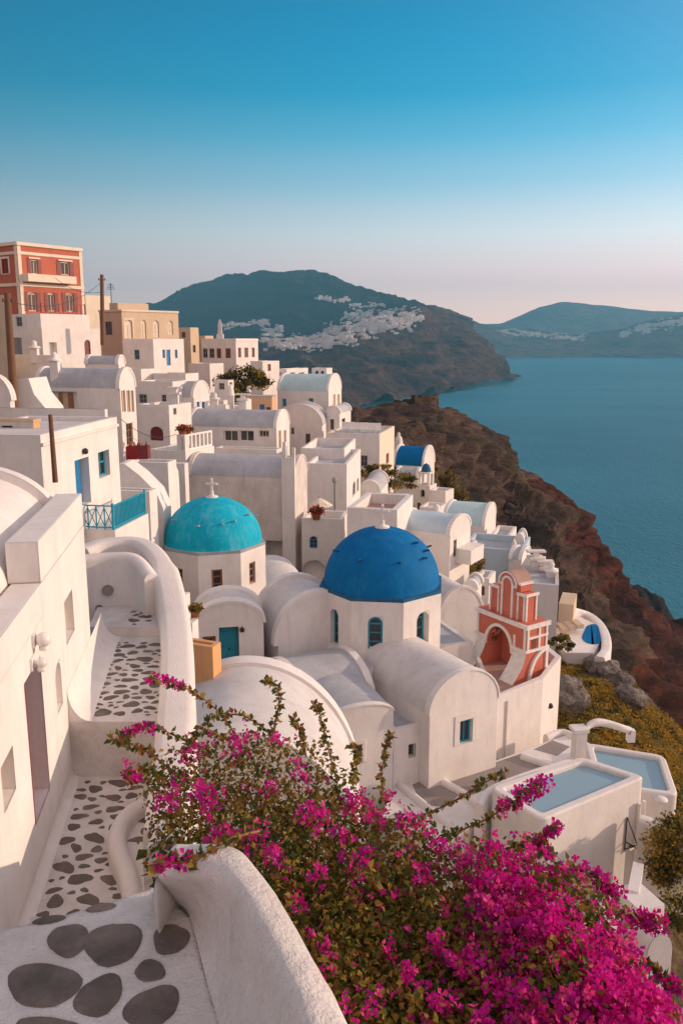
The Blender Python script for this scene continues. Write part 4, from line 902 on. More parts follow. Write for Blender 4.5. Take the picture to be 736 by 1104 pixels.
# ------------------------------------------------------------------ terrace with the coral bell tower
tp = [(533, 750, 33.9), (585, 731.5, 35.9), (604, 714, 38.6), (566, 690, 42.5), (505, 700, 40.5)]
zt = P(585, 731.5, 35.9).z
pl = [Vector((P(x, y, Y).x, P(x, y, Y).y, zt)) for x, y, Y in tp]
rt = root('bell_terrace', (pl[1].x, pl[1].y, zt - 4.5), 'high white terrace wall carrying the coral bell tower', 'terrace')
cen = sum(pl, Vector()) / 5
mb = MB(); n_ = len(pl); inn = [p + (cen - p).normalized() * .32 for p in pl]
for k in range(n_):
    l = (k + 1) % n_
    mb.add([pl[k] - UP * 6, pl[l] - UP * 6, pl[l], pl[k]]); mb.add([pl[k], pl[l], inn[l], inn[k]]); mb.add([inn[k], inn[l], inn[l] - UP * .45, inn[k] - UP * .45])
mb.build('wall', 'white', rt)
mb = MB(); mb.add([p - UP * .45 for p in inn]); mb.build('floor', 'terracotta', rt)
mb = MB(); q = pl[1] + (pl[2] - pl[1]) * .45 - UP * 1.9; dd = (pl[2] - pl[1]).normalized(); nn = Vector((dd.y, -dd.x, 0)); mb.lathe(q + nn * .05, [(0, -.16), (.14, -.05), (.1, .1), (0, .15)], 8); mb.build('wall_lamp', 'iron', rt)
mb = MB(); dd = (pl[1] - pl[0]).normalized(); nn = Vector((dd.y, -dd.x, 0)); q = pl[0] + dd * .8 - UP * 2.6
mb.tube([q + nn * .05 + UP * 2.2, q + nn * .05 - UP * 1.4], .04, 6); mb.build('downpipe', 'white', rt)

zf = zt - .45
E = P(568, 676, 36.6)
a = R(-56); ex = Vector((math.cos(a), math.sin(a), 0)); ey = Vector((-math.sin(a), math.cos(a), 0))
BW, BD = abs(along(E, -ex, 514.5)), abs(along(E, ey, 590.5))
print('belfry', BW, BD, E.z - zf)
O = E - ex * BW; O.z = zf; Hc = E.z - zf
rt = root('bell_tower', O + ex * BW / 2 + ey * BD / 2, 'coral red bell tower gate with white trim and a round arched top', 'bell tower')
L = lambda u, v, z: O + ex * u + ey * v + UP * z
def slab(name, mat, u0, u1, v0, v1, za, zb):
    mb = MB(); mb.box(L(u0, v0, za), ex * (u1 - u0), ey * (v1 - v0), UP * (zb - za)); return mb.build(name, mat, rt)
def through(mb, W_, z0, z1, au0, au1, az, rise, v0, v1, m=0):
    """wall W_ wide with an arched passage through its thickness"""
    for v, sgn in ((v0, 1), (v1, -1)):
        ap = [(au0 + (au1 - au0) * (1 - math.cos(math.pi * k / 16)) / 2, az + rise * math.sin(math.pi * k / 16)) for k in range(17)]
        def ad(pts): mb.add([L(u, v, z) for u, z in (pts if sgn > 0 else pts[::-1])], m)
        ad([(0, z0), (au0, z0), (au0, az), (au0, z1), (0, z1)]); ad([(au1, z0), (W_, z0), (W_, z1), (au1, z1), (au1, az)])
        for k in range(16): ad([ap[k], ap[k + 1], (ap[k + 1][0], z1), (ap[k][0], z1)])
    pa = [(au0, z0)] + ap + [(au1, z0)]
    for p, q in zip(pa, pa[1:]): mb.add([L(p[0], v0, p[1]), L(p[0], v1, p[1]), L(q[0], v1, q[1]), L(q[0], v0, q[1])], m)
    mb.add([L(0, v0, z0), L(0, v0, z1), L(0, v1, z1), L(0, v1, z0)], m); mb.add([L(W_, v0, z0), L(W_, v1, z0), L(W_, v1, z1), L(W_, v0, z1)], m)
    mb.add([L(0, v0, z1), L(W_, v0, z1), L(W_, v1, z1), L(0, v1, z1)], m)
au0, au1 = BW * .22, BW * .72; az = Hc * .42; ris = Hc * .40
mb = MB(); through(mb, BW, 0, Hc, au0, au1, az, ris, 0, BD); mb.build('arch_body', 'belfry_coral', rt)
# dentil row inside the arch
mb = MB()
for k in range(9):
    t = math.pi * (k + .5) / 9; u_ = (au0 + au1) / 2 - (au1 - au0) / 2 * .86 * math.cos(t); z_ = az + ris * .86 * math.sin(t)
    mb.box(L(u_ - .07, .25, z_ - .07), ex * .14, ey * .3, UP * .14)
mb.build('dentils', 'brown_red', rt)
mb = MB(); mb.box(L(au0 + .02, BD * .72, 0), ex * ((au1 - au0) * .42), ey * .12, UP * (az + ris * .55)); mb.build('inner_wall', 'belfry_coral', rt)
def arc_trim(name, face, c_, z_, ru_, rz_, w, t=.09, full=True, mat='trim_white'):
    mb = MB(); n = 18 if full else 9
    def pos(s, z, e): return L(s, -e, z) if face == 'F' else L(BW + e, s, z)
    dirv = -ey if face == 'F' else ex
    a_ = [(c_ - ru_ * math.cos(math.pi * k / 18), z_ + rz_ * math.sin(math.pi * k / 18)) for k in range(n + 1)]; b_ = [(c_ - (ru_ + w) * math.cos(math.pi * k / 18), z_ + (rz_ + w) * math.sin(math.pi * k / 18)) for k in range(n + 1)]
    for k in range(n): mb.prism([pos(*a_[k], .003), pos(*a_[k + 1], .003), pos(*b_[k + 1], .003), pos(*b_[k], .003)], dirv * t)
    return mb.build(name, mat, rt)
arc_trim('arch_trim', 'F', (au0 + au1) / 2, az, (au1 - au0) / 2, ris, .14)
# cornice, band, corner strips
for za, zb, e in ((Hc - .14, Hc + .06, .10), (Hc * .52, Hc * .52 + .13, .08)):
    if e == .10: slab('cornice', 'trim_white', -e, BW + e, -e, -.003, za, zb); slab('cornice', 'trim_white', BW + .003, BW + e, -.003, BD + e, za, zb); slab('ledge', 'belfry_coral', -.06, BW + .06, -.06, BD + .06, Hc + .003, Hc + .05)
    else:
        slab('band', 'trim_white', -e, au0 - .0, -e, -.003, za, zb); slab('band', 'trim_white', au1, BW + e, -e, -.003, za, zb); slab('band', 'trim_white', BW + .003, BW + e, -.003, BD + e, za, zb)
slab('band', 'trim_white', BW + .003, BW + .06, .08, BD, Hc * .76, Hc * .76 + .1)
for u_ in (.02, BW - .16): slab('corner_strip', 'trim_white', u_, u_ + .13, -.05, -.004, Hc * .56, Hc - .15)
slab('corner_strip', 'trim_white', au1 + .13, au1 + .24, -.05, -.004, Hc * .56, Hc * .78)
for v_ in (.02, BD * .55, BD - .14): slab('corner_strip', 'trim_white', BW + .003, BW + .05, v_, v_ + .11, Hc * .56, Hc - .15)
slab('niche', 'brown_red', BW + .003, BW + .02, BD * .25, BD * .45, Hc * .57, Hc * .74)
# flared buttresses with curved white edges, on the front and round the side niche
def buttress(face, s0, s1, out_, h):
    mb = MB(); wt = MB(); n = 12; up = h
    prof = [(out_ * (1 - math.sin(math.pi / 2 * k / n)), up * k / n) for k in range(n + 1)]
    pos = (lambda s, e, z: L(s, -e, z)) if face == 'F' else (lambda s, e, z: L(BW + e, s, z))
    for k in range(n):
        (e0, z_0), (e1, z_1) = prof[k], prof[k + 1]
        wt.add([pos(s0, e0 + .005, z_0), pos(s1, e0 + .005, z_0), pos(s1, e1 + .005, z_1), pos(s0, e1 + .005, z_1)], 0, True)
        for s in (s0, s1): mb.add([pos(s, .003, z_0), pos(s, e0 + .005, z_0), pos(s, e1 + .005, z_1), pos(s, .003, z_1)])
    mb.build('buttress', 'belfry_coral', rt); wt.build('buttress_edge', 'trim_white', rt)
buttress('F', .0, au0 - .05, .8, Hc * .51); buttress('F', au1 + .05, BW, .8, Hc * .51)
arc_trim('arch_trim', 'R', BD * .95, 0, BD * .72, Hc * .49, .16, .12, False)
mb = MB(); mb.prism([L(BW + .004, BD * .95 - BD * .72 * math.cos(math.pi / 2 * k / 9), Hc * .49 * math.sin(math.pi / 2 * k / 9)) for k in range(10)] + [L(BW + .004, BD * .95, 0)], ex * .03); mb.build('niche', 'orange' if False else 'belfry_coral', rt)
slab('corner_strip', 'trim_white', BW + .003, BW + .10, BD - .14, BD + .02, 0, Hc * .52)
# upper tier
uz, uh = Hc + .05, 1.30; u0, u1 = BW * .16, BW * .86; v0, v1 = BD * .22, BD * .78
slab('upper_tier', 'belfry_coral', u0, u1, v0, v1, uz, uz + uh)
cu0, cu1 = BW * .36, BW * .70; ch = 1.62; cw = (cu1 - cu0) / 2
mb = MB(); ap = [(( cu0 + cu1) / 2 - cw * math.cos(math.pi * k / 18), uz + ch + cw * 1.0 * math.sin(math.pi * k / 18)) for k in range(19)]
mb.prism([L(cu0, v0 - .08, uz)] + [L(u, v0 - .08, z) for u, z in ap] + [L(cu1, v0 - .08, uz)], ey * (v1 - v0 + .14)); mb.build('bell_gable', 'belfry_coral', rt)
mb = MB(); ro = [((cu0 + cu1) / 2 - (cw + .06) * math.cos(math.pi * k / 18), uz + ch + (cw + .06) * math.sin(math.pi * k / 18)) for k in range(19)]
mb.grid([[L(u, v0 - .1 + (v1 - v0 + .2) * j / 3, z) for u, z in ro] for j in range(4)], 0, True); mb.build('gable_roof', 'terracotta', rt)
def ftrim(u_0, u_1, za, zb, e=.05, vv=None): slab('trim', 'trim_white', u_0, u_1, (v0 if vv is None else vv) - e, (v0 if vv is None else vv) - .003, za, zb)
vf = v0 - .08
mb = MB()
for r_in, r_out in ((cw * .50, cw * .68), (cw * .92, cw * 1.06)):
    ai = [((cu0 + cu1) / 2 - r_in * math.cos(math.pi * k / 14), uz + ch + r_in * math.sin(math.pi * k / 14)) for k in range(15)]; ao = [((cu0 + cu1) / 2 - r_out * math.cos(math.pi * k / 14), uz + ch + r_out * math.sin(math.pi * k / 14)) for k in range(15)]
    for k in range(14): mb.prism([L(ai[k][0], vf - .003, ai[k][1]), L(ai[k + 1][0], vf - .003, ai[k + 1][1]), L(ao[k + 1][0], vf - .003, ao[k + 1][1]), L(ao[k][0], vf - .003, ao[k][1])], -ey * .06)
mb.build('arch_trim', 'trim_white', rt)
cm = (cu0 + cu1) / 2
ftrim(cm - cw * .68, cm - cw * .50, uz, uz + ch, .06, vf); ftrim(cm + cw * .50, cm + cw * .68, uz, uz + ch, .06, vf)
ftrim(cu0 - .03, cm - cw * .69, uz + ch - .1, uz + ch, .07, vf); ftrim(cm + cw * .69, cu1 + .03, uz + ch - .1, uz + ch, .07, vf)
for uu in (u0, cu0 - .12, cu1 + .02, u1 - .1): ftrim(uu, uu + .09, uz, uz + uh - .1)
ftrim(u0 - .04, cu0 - .01, uz + uh - .1, uz + uh + .03, .08); ftrim(cu1 + .01, u1 + .04, uz + uh - .1, uz + uh + .03, .08)
slab('trim', 'trim_white', u1 + .003, u1 + .08, v0 - .05, v1 + .04, uz + uh - .1, uz + uh + .03)
for vv in (v0 + .02, v1 - .12): slab('trim', 'trim_white', u1 + .003, u1 + .05, vv, vv + .09, uz, uz + uh - .11)
# small cap block on the right of the upper tier
slab('trim', 'trim_white', cu1 + .003, cu1 + .22, v0 - .02, v1 + .04, uz + ch + .05, uz + ch + .14)
slab('side_block', 'belfry_coral', cu1 + .003, cu1 + .18, v0 + .02, v1, uz + uh + .04, uz + ch + .045)
# bell hanging in the passage
bm_ = MB(); bm_.lathe(L((au0 + au1) / 2 + .2, BD * .5, az + ris * .35), [(.0, .42), (.12, .40), (.17, .2), (.24, .02), (.27, -.04), (.22, -.05)], 14); bm_.tube([L((au0 + au1) / 2 + .2, BD * .5, az + ris * .35 + .4), L((au0 + au1) / 2 + .2, BD * .5, az + ris * .98)], .025, 5); bm_.build('bell', 'iron', rt)
# ------------------------------------------------------------------ the lane house at the left, the lane and its walls
a = R(8.0); ey = Vector((-math.sin(a), math.cos(a), 0)); ex = Vector((math.cos(a), math.sin(a), 0)); nR = ex
C = P(88, 532, 15.6); LZ = C.z; lb = -8.6
O = C - ey * 11.5; O.z = lb
rt = root('house', (O.x - 2.5, O.y + 6, lb), 'big sunlit lane house with a maroon door and two globe lamps at the left', 'house')
def gp(x, y, e=0.0):
    p = hit(x, y, C, nR); return p + nR * e
def uu(x, y): return (gp(x, y) - O).dot(ey)
def hole(x0, y0, x1, y1, dep, arch=0):
    u0, u1 = sorted((uu(x0, (y0 + y1) / 2), uu(x1, (y0 + y1) / 2))); xm = (x0 + x1) / 2
    return dict(u0=u0, u1=u1, v0=gp(xm, y1).z, v1=gp(xm, y0).z, arch=arch, depth=dep)
hs = [hole(69.5, 640, 79.5, 680, .22), hole(31, 712, 50.5, 885, .5), hole(60.5, 712, 67, 768, .14, 1), hole(2, 812, 17, 868, .3)]
hs[0]['v0'] = gp(75, 690).z; hs[0]['v1'] = gp(75, 640).z
for h in hs: print('lane hole', {k: round(v, 2) for k, v in h.items()})
u_hi = 11.5 - abs(along(C, -ey, 41)); zlow = LZ - .62; ztop = LZ; print('lane u_hi', u_hi, ztop, zlow, LZ)
mb = MB()
wall_face(mb, O, ey, 11.5, lb, zlow, hs, nR)
# high parapet part and its thick top, lower parapet towards the camera
th = .46
mb.box(O + ey * u_hi + UP * (zlow - lb + .002) - nR * .001, ey * (11.5 - u_hi), -nR * th, UP * (LZ - zlow))
mb.box(O + UP * (zlow - lb) - nR * .004, ey * (u_hi - .002), -nR * (th * .9), UP * -.5)
mb.add([O + ey * 11.5, O + ey * 11.5 - nR * 6, O + ey * 11.5 - nR * 6 + UP * (zlow - lb), O + ey * 11.5 + UP * (zlow - lb)])
mb.build('wall', 'white', rt)
# barrel roof behind the parapet with a raised far gable
rc = O + ey * 0 - nR * (th + 1.5); rc.z = LZ - .75; rr = 1.5; rh = 1.2
def larch(t, e=0.0, n=24): return [rc + ey * t + nR * ((rr + e) * math.cos(math.pi * k / n)) + UP * ((rh + e) * math.sin(math.pi * k / n)) for k in range(n + 1)]
mb = MB(); mb.grid([larch(.6 * j) for j in range(20)], 0, True); mb.add([O - nR * .3 + UP * (LZ - .75 - lb), O - nR * 6 + UP * (LZ - .75 - lb), O - nR * 6 + UP * (LZ - .75 - lb) + ey * 11.45, O - nR * .3 + UP * (LZ - .75 - lb) + ey * 11.45]); mb.build('roof', 'white', rt)
mb = MB(); A0, A1, B0, B1 = larch(11.2, .16), larch(11.52, .16), larch(11.2, -.02), larch(11.52, -.02)
mb.grid([A0, A1], 0, True); mb.grid([B0, A0], 0, False); mb.grid([A1, B1], 0, False); mb.build('gable', 'white', rt)
# door, window, lamps
h = hs[1]; q = lambda u, z, e: O + ey * u + UP * (z - lb) + nR * e
mb = MB(); mb.box(q(h['u0'], h['v0'], -.48), ey * (h['u1'] - h['u0']), UP * (h['v1'] - h['v0']), nR * .05)
wd = h['u1'] - h['u0']
for k in range(3): mb.box(q(h['u0'] + .12, h['v0'] + .15 + k * .62, -.43), ey * (wd - .24), UP * .5, nR * .02)
mb.box(q(h['u0'] + .0, h['v0'], -.43), ey * .09, UP * (h['v1'] - h['v0'] - .001), nR * .42)
d = mb.build('door', 'maroon', rt); hb = MB(); hb.lathe(q(h['u1'] - .15, h['v0'] + 1.0, -.39), [(0, -.05), (.05, 0), (0, .05)], 8); hb.build('handle', 'iron', d)
for i, dp in ((0, .2), (3, .28)):
    h = hs[i]; mb = MB(); w_, hh = h['u1'] - h['u0'], h['v1'] - h['v0']
    for o_, ww in ((0, .06), (w_ / 2 - .03, .06), (w_ - .06, .06)): mb.box(q(h['u0'] + o_, h['v0'], -dp), ey * ww, UP * hh, nR * .05)
    for o_ in (0, hh / 2 - .03, hh - .06): mb.box(q(h['u0'], h['v0'] + o_, -dp + .002), ey * w_, UP * .06, nR * .045)
    f = mb.build('window', 'trim_white', rt); mb = MB(); mb.box(q(h['u0'], h['v0'], -dp + .004), ey * w_, UP * hh, nR * .01); mb.build('pane', 'pale_wood', f)
for x, y, r_ in ((36, 690, .105), (34, 715, .075)):
    p = gp(x, y, .14); l = MB(); l.lathe(p, [(r_ * math.sin(t), -r_ * math.cos(t)) for t in [math.pi * k / 10 for k in range(11)]], 16)
    l.tube([p, p - nR * .16], .03, 6); l.lathe(p - UP * r_, [(.07, -.04), (.07, .02), (.02, .03)], 10); l.build('lamp_globe', 'lamp_white', rt)
    b_ = MB(); b_.box(p - nR * .137 - ey * .09 - UP * .09, nR * .03, ey * .18, UP * .18); b_.build('lamp_bracket', 'trim_white', rt)

# ---- stones set in whitewash: flat irregular slabs 4 mm proud of the paving
def blob(rnd, c, rx_, ry_, ang, n=18):
    pts = []; ph = rnd.uniform(0, 6)
    for k in range(n):
        t = 2 * math.pi * k / n; r_ = 1 + .15 * math.sin(2 * t + ph) + .11 * math.sin(3 * t + ph * 1.7) + .06 * math.sin(5 * t + ph * 2.3) + rnd.uniform(-.025, .025)
        x, y = rx_ * r_ * math.cos(t), ry_ * r_ * math.sin(t); pts.append((c[0] + x * math.cos(ang) - y * math.sin(ang), c[1] + x * math.sin(ang) + y * math.cos(ang)))
    return pts
def inside(p, poly):
    r = False; j = len(poly) - 1
    for i in range(len(poly)):
        (xi, yi), (xj, yj) = poly[i], poly[j]
        if (yi > p[1]) != (yj > p[1]) and p[0] < (xj - xi) * (p[1] - yi) / (yj - yi) + xi: r = not r
        j = i
    return r
def put_stone(mb, pts, z, m=1, h=.006):
    """slab with a slightly rounded, sunken rim"""
    cx_, cy_ = sum(p[0] for p in pts) / len(pts), sum(p[1] for p in pts) / len(pts)
    ring = [Vector((x, y, z + .001)) for x, y in pts]; top = [Vector((cx_ + (x - cx_) * .9, cy_ + (y - cy_) * .9, z + h)) for x, y in pts]
    mb.grid([ring, top], m, False, True); mb.add(top, m)
def pave(rnd, mb, poly, z, s, gap, tries=900, m=1):
    xs, ys = [p[0] for p in poly], [p[1] for p in poly]; done = []
    for k in range(tries):
        c = (rnd.uniform(min(xs), max(xs)), rnd.uniform(min(ys), max(ys)))
        r_ = s * (rnd.uniform(.75, 1.35) if k < tries * .55 else rnd.uniform(.35, .7))
        if not inside(c, poly): continue
        if any(math.hypot(c[0] - d[0], (c[1] - d[1])) < (r_ + d[2]) * .93 + gap for d in done): continue
        ok = all(inside((c[0] + r_ * .8 * math.cos(t), c[1] + r_ * .8 * math.sin(t)), poly) for t in (0, 1.57, 3.14, 4.71))
        if not ok: continue
        done.append((c[0], c[1], r_)); e = rnd.uniform(.75, 1.0)
        put_stone(mb, blob(rnd, c, r_ * 1.02, r_ * e * .82, rnd.gauss(0, .5)), z, m)
m, t, b = new_mat('slab')
n1 = pos_noise(t, 3.1, 6, .65); n2 = pos_noise(t, 30, 5, .7); n3 = pos_noise(t, 1.3, 2)
b_ = ramp2(t, n1.outputs[0], [(.3, (.07, .058, .05)), (.5, (.15, .12, .10)), (.7, (.26, .20, .165))]).outputs[0]
b_ = mixc(t, ramp2(t, n2.outputs[0], [(.55, (0, 0, 0)), (.8, (.5, .5, .5))]).outputs[0], b_, (.25, .22, .20))
b_ = mixc(t, ramp2(t, n3.outputs[0], [(.45, (0, 0, 0)), (.6, (.6, .6, .6))]).outputs[0], b_, (.13, .105, .085))
t.links.new(b_, b.inputs['Base Color']); b.inputs['Roughness'].default_value = .75
bp = nd(t, 'ShaderNodeBump'); bp.inputs['Strength'].default_value = .8; bp.inputs['Distance'].default_value = .02
t.links.new(n2.outputs[0], bp.inputs['Height']); t.links.new(bp.outputs[0], b.inputs['Normal'])
m, t, b = new_mat('whitewash')                     # trodden whitewash: grimy, brushed, uneven
n1 = pos_noise(t, 1.6, 6, .65); n2 = pos_noise(t, 13, 6, .7); n3 = pos_noise(t, 60, 3, .6)
b_ = ramp2(t, n1.outputs[0], [(.32, (.60, .54, .50)), (.6, (.78, .74, .70))]).outputs[0]
b_ = mixc(t, ramp2(t, n2.outputs[0], [(.58, (0, 0, 0)), (.78, (.45, .45, .45))]).outputs[0], b_, (.42, .36, .32))
b_ = mixc(t, ramp2(t, n3.outputs[0], [(.64, (0, 0, 0)), (.74, (.5, .5, .5))]).outputs[0], b_, (.22, .18, .16))
t.links.new(b_, b.inputs['Base Color']); b.inputs['Roughness'].default_value = .9; b.inputs['Specular IOR Level'].default_value = .2
ad = nd(t, 'ShaderNodeMath', operation='MULTIPLY_ADD'); t.links.new(n3.outputs[0], ad.inputs[0]); ad.inputs[1].default_value = .35; t.links.new(n2.outputs[0], ad.inputs[2])
bp = nd(t, 'ShaderNodeBump'); bp.inputs['Strength'].default_value = .9; bp.inputs['Distance'].default_value = .035
bv = nd(t, 'ShaderNodeBevel', samples=4); bv.inputs[0].default_value = .04; t.links.new(bv.outputs[0], bp.inputs['Normal'])
t.links.new(ad.outputs[0], bp.inputs['Height']); t.links.new(bp.outputs[0], b.inputs['Normal'])

rnd = random.Random(11)
def xy(p): return (p.x, p.y)
Z1, Z2, ZL = -7.3, -6.3, -2.8
xw = lambda y: O.x + (y - O.y) * (ey.x / ey.y)              # x of the lane house wall foot at depth y
LANE_R = [(19.2, 165), (17.4, 170), (15, 172), (13, 172), (11, 170), (9.6, 168)]
def xr_(y, z=-6.6):
    for (ya, pa), (yb, pb) in zip(LANE_R, LANE_R[1:]):
        if yb <= y <= ya: f = (ya - y) / (ya - yb); px = pa + (pb - pa) * f; break
    else: px = 168
    return (px + 8 - CX) / FPX * (y * CT - z * ST)
lane = MB()
# first (lower) stretch, riser, second stretch, upper step
lane.add([(xw(7.6) - .2, 7.6, Z1), (xr_(9.6) + .3, 7.6, Z1), (xr_(13) + .1, 12.999, Z1), (xw(12.999) - .2, 12.999, Z1)])
pave(rnd, lane, [(xw(9.0) + .1, 9.0), (xr_(9.6) - .5, 9.0), (xr_(11) - .45, 11.0), (xr_(12.8) + .0, 12.95), (xw(12.85) + .14, 12.95)], Z1, .125, .03, 2200)
rb_ = [Vector((xw(13) - .3, 13.0, Z2)), Vector((xr_(13) + .4, 13.0, Z2))]
def seg(ya, yb, za, zb): lane.prism([Vector((xw(ya) - .3, ya, za)), Vector((xr_(ya) + .12, ya, za)), Vector((xr_(yb) + .12, yb, za)), Vector((xw(yb) - .3, yb, za))], UP * (zb - za))
seg(13.0, 17.1, Z1 - .3, Z2)
pave(rnd, lane, [(xw(13.2) + .3, 13.2), (xr_(13.2) - .05, 13.2), (xr_(16.8) - .05, 16.8), (xw(16.8) + .3, 16.8)], Z2, .125, .022, 2600)
seg(17.101, 19.2, Z1, Z2 + .22)
pave(rnd, lane, [(xw(17.2) + .5, 17.2), (xr_(17.3) - .25, 17.2), (xr_(18) - .25, 18.2), (xw(18.2) + .4, 18.2)], Z2 + .22, .17, .03, 200)
# landing by the photographer and the hidden flight down to the lane
LP = [PZ(-60, 1020, ZL), PZ(0, 1003, ZL), PZ(60, 990, ZL), PZ(120, 972, ZL), PZ(166, 958, ZL), PZ(182, 972, ZL), PZ(206, 990, ZL), PZ(218, 1040, ZL), PZ(236, 1104, ZL)]
land = [xy(p) for p in LP] + [(-.30, 1.6), (-.2, -1.0), (-3.2, -1.0), (-3.6, 3.4)]
pts = [Vector((x, y, ZL)) for x, y in land]
lane.prism([p - UP * .5 for p in pts], UP * .5)
for cx_, cy_, w, hh, an in ((74, 1014, 22, 18, .2), (122, 1018, 29, 25, -.3), (184, 1013, 17, 19, .7), (47, 1062, 37, 26, -.15), (162, 1047, 18, 11, -.15), (107, 1074, 27, 21, -.5), (164, 1086, 30, 22, -.3), (52, 1108, 34, 12, 0)):
    n_ = 34; ps = []; ph = rnd.uniform(0, 6)
    for k in range(n_):
        t_ = 2 * math.pi * k / n_; r_ = 1 + .10 * math.sin(2 * t_ + ph) + .06 * math.sin(3 * t_ + 1 + ph) + .03 * math.sin(5 * t_ + 2 * ph) + rnd.uniform(-.012, .012)
        dx, dy = w * r_ * math.cos(t_), hh * r_ * math.sin(t_)
        p = PZ(cx_ + dx * math.cos(an) - dy * math.sin(an), cy_ + dx * math.sin(an) + dy * math.cos(an), ZL); ps.append(xy(p))
    put_stone(lane, ps, ZL, 1, .008)
pave(rnd, lane, [(-3.0, -.8), (-.4, -.8), (-.5, 2.0), (-2.6, 2.4)], ZL, .17, .06, 200)
for k in range(6):                                         # flight of deep steps hidden below the landing
    y0 = 3.5 + k * .95; zt_ = max(Z1 + .02, -.86 * (y0 + 1.1))
    lane.box((xw(y0) - .2, y0 - .1, zt_ - .8), (xr_(9.6) + .9 - xw(y0), 0, 0), (0, 1.3, 0), (0, 0, .8))
# nosing stones at the edge of the landing
for cx_, cy_, w, hh in ((53, 992, 19, 4.2), (109, 979, 17, 4.2)):
    ps = [xy(PZ(cx_ + w * math.cos(t_), cy_ + hh * math.sin(t_) - w * .16 * math.cos(t_), ZL)) for t_ in [2 * math.pi * k / 12 for k in range(12)]]
    put_stone(lane, ps, ZL, 1, .006)
tag(lane.build('path', ['whitewash', 'slab']), kind='structure')
# round plaster flare where the lane house meets the paving
fl = MB(); rows_ = []
for k in range(7):
    t_ = math.pi / 2 * k / 6
    rows_.append([Vector((xw(y) + .13 * (1 - math.sin(t_)) + .004, y, z + .16 * (1 - math.cos(t_)) + .004)) for y, z in ((8.4, Z1), (12.99, Z1))])
fl.grid(rows_, 0, True); fl.add([r_[0] for r_ in rows_] + [Vector((xw(8.4), 8.4, Z1))]); rows_ = []
for k in range(7):
    t_ = math.pi / 2 * k / 6
    rows_.append([Vector((xw(y) + .38 * (1 - math.sin(t_)) + .004, y, z + .55 * (1 - math.cos(t_)) + .004)) for y, z in ((13.0, Z2), (17.09, Z2))])
fl.grid(rows_, 0, True); fl.add([r_[0] for r_ in rows_] + [Vector((xw(13), 13.0, Z2))]); fl.build('plaster_flare', 'white', rt)

# lane parapet: back wall of the nook, curving round and coming down beside the lane
wp = [P(88, 590, 19.2), P(105, 583, 19.6), P(125, 580, 19.8), P(146, 580, 19.8), P(163, 588, 19.3), P(176, 606, 18.5), P(184, 635, 17.5), P(189, 668, 16.2), P(191, 700, 15.0), P(191, 736, 13.8), P(189, 775, 12.5), P(186, 815, 11.4), P(183, 850, 10.5), P(180, 890, 9.7)]
ws = catmull(wp, 46)
mb = MB(); sweep_wall(mb, ws, [.5 if k < 18 else .62 for k in range(46)], -9.5)
rt2 = root('parapet', Vector((ws[20].x, ws[20].y, -9)), 'thick white parapet curving round the nook and down beside the cobbled lane', 'wall'); mb.build('wall', 'white_rough', rt2)
# lower inner tier of the nook with two round holes
ip = catmull([P(90, 598, 18.55), P(115, 596, 18.7), P(140, 596, 18.7), P(152, 603, 18.45), P(163, 618, 17.9)], 24)
mb = MB(); sweep_wall(mb, ip, .34, -7.5); nk = mb.build('bench_wall', 'white', rt2)
for x, y, r_ in ((116, 637, .125), (107, 656, .085)):
    p = P(x, y, 18.46); mb = MB(); mb.tube([p + Vector((0, -.012, 0)), p + Vector((0, .1, 0))], r_, 16); mb.build('drain_hole', 'patio', rt2)
# quarter round planter kerb on the right of the lower stretch
kp = catmull([PZ(172, 862, -6.95), PZ(150, 864, -6.9), PZ(134, 876, -6.9), PZ(126, 893, -6.9), PZ(128, 912, -6.95), PZ(138, 935, -7.0), PZ(144, 965, -7.05)], 24)
mb = MB(); sweep_wall(mb, kp, .26, -7.6)
mb2 = [xy(p) for p in kp] + [(xr_(9.6) + .3, kp[-1].y), (xr_(10) + .3, kp[0].y)]
mb.add([Vector((x, y, -7.12)) for x, y in mb2], 0)
for x, y in ((156, 884), (161, 896), (152, 905), (164, 872)):
    c_ = PZ(x, y, -7.12); put_stone(mb, blob(rnd, xy(c_), .16, .08, .1), -7.12, 1)
rt3 = root('planter', kp[10] - UP * .6, 'quarter round white kerb with flat stones inside it on the right of the lane', 'kerb'); mb.build('kerb', ['white_rough', 'slab'], rt3)

# near parapet on the right of the landing: sloping inner face, rounded top, drop on the far side
zp = -2.42
L0 = [PZ(236, 1104, ZL), PZ(226, 1070, ZL), PZ(218, 1040, ZL), PZ(210, 1008, ZL), PZ(203, 985, ZL), PZ(188, 970, ZL), PZ(163, 956, ZL)]
L1 = [PZ(312, 1104, zp), PZ(298, 1068, zp), PZ(284, 1035, zp), PZ(268, 1000, zp), PZ(252, 968, zp), PZ(222, 946, zp), PZ(168, 947, zp - .05)]
L2 = [PZ(340, 1104, zp + .06), PZ(322, 1064, zp + .06), PZ(303, 1026, zp + .06), PZ(284, 990, zp + .06), PZ(264, 955, zp + .06), PZ(236, 928, zp + .04), PZ(176, 926, zp - .02)]
L3 = [PZ(382, 1104, zp), PZ(358, 1058, zp), PZ(332, 1012, zp), PZ(308, 970, zp), PZ(283, 934, zp), PZ(252, 906, zp), PZ(196, 902, zp - .06)]
L4 = [p + Vector((.03, .0, -.30)) for p in L3]; L5 = [p + Vector((.03, .0, -5)) for p in L3]
Lf = [a_.lerp(b_, .22) - UP * .07 for a_, b_ in zip(L0, L1)]
def ext_(r):
    d = r[0] - r[1]; e1 = r[0] + d * 1.2; e2 = r[0] + d * 4; e1.z = e2.z = r[0].z; return catmull([e2, e1] + r, 56)
RR = [ext_(r) for r in (L0, Lf, L1, L2, L3, L4, L5)]
segs = (6, 10, 8, 8, 8, 4); g = []
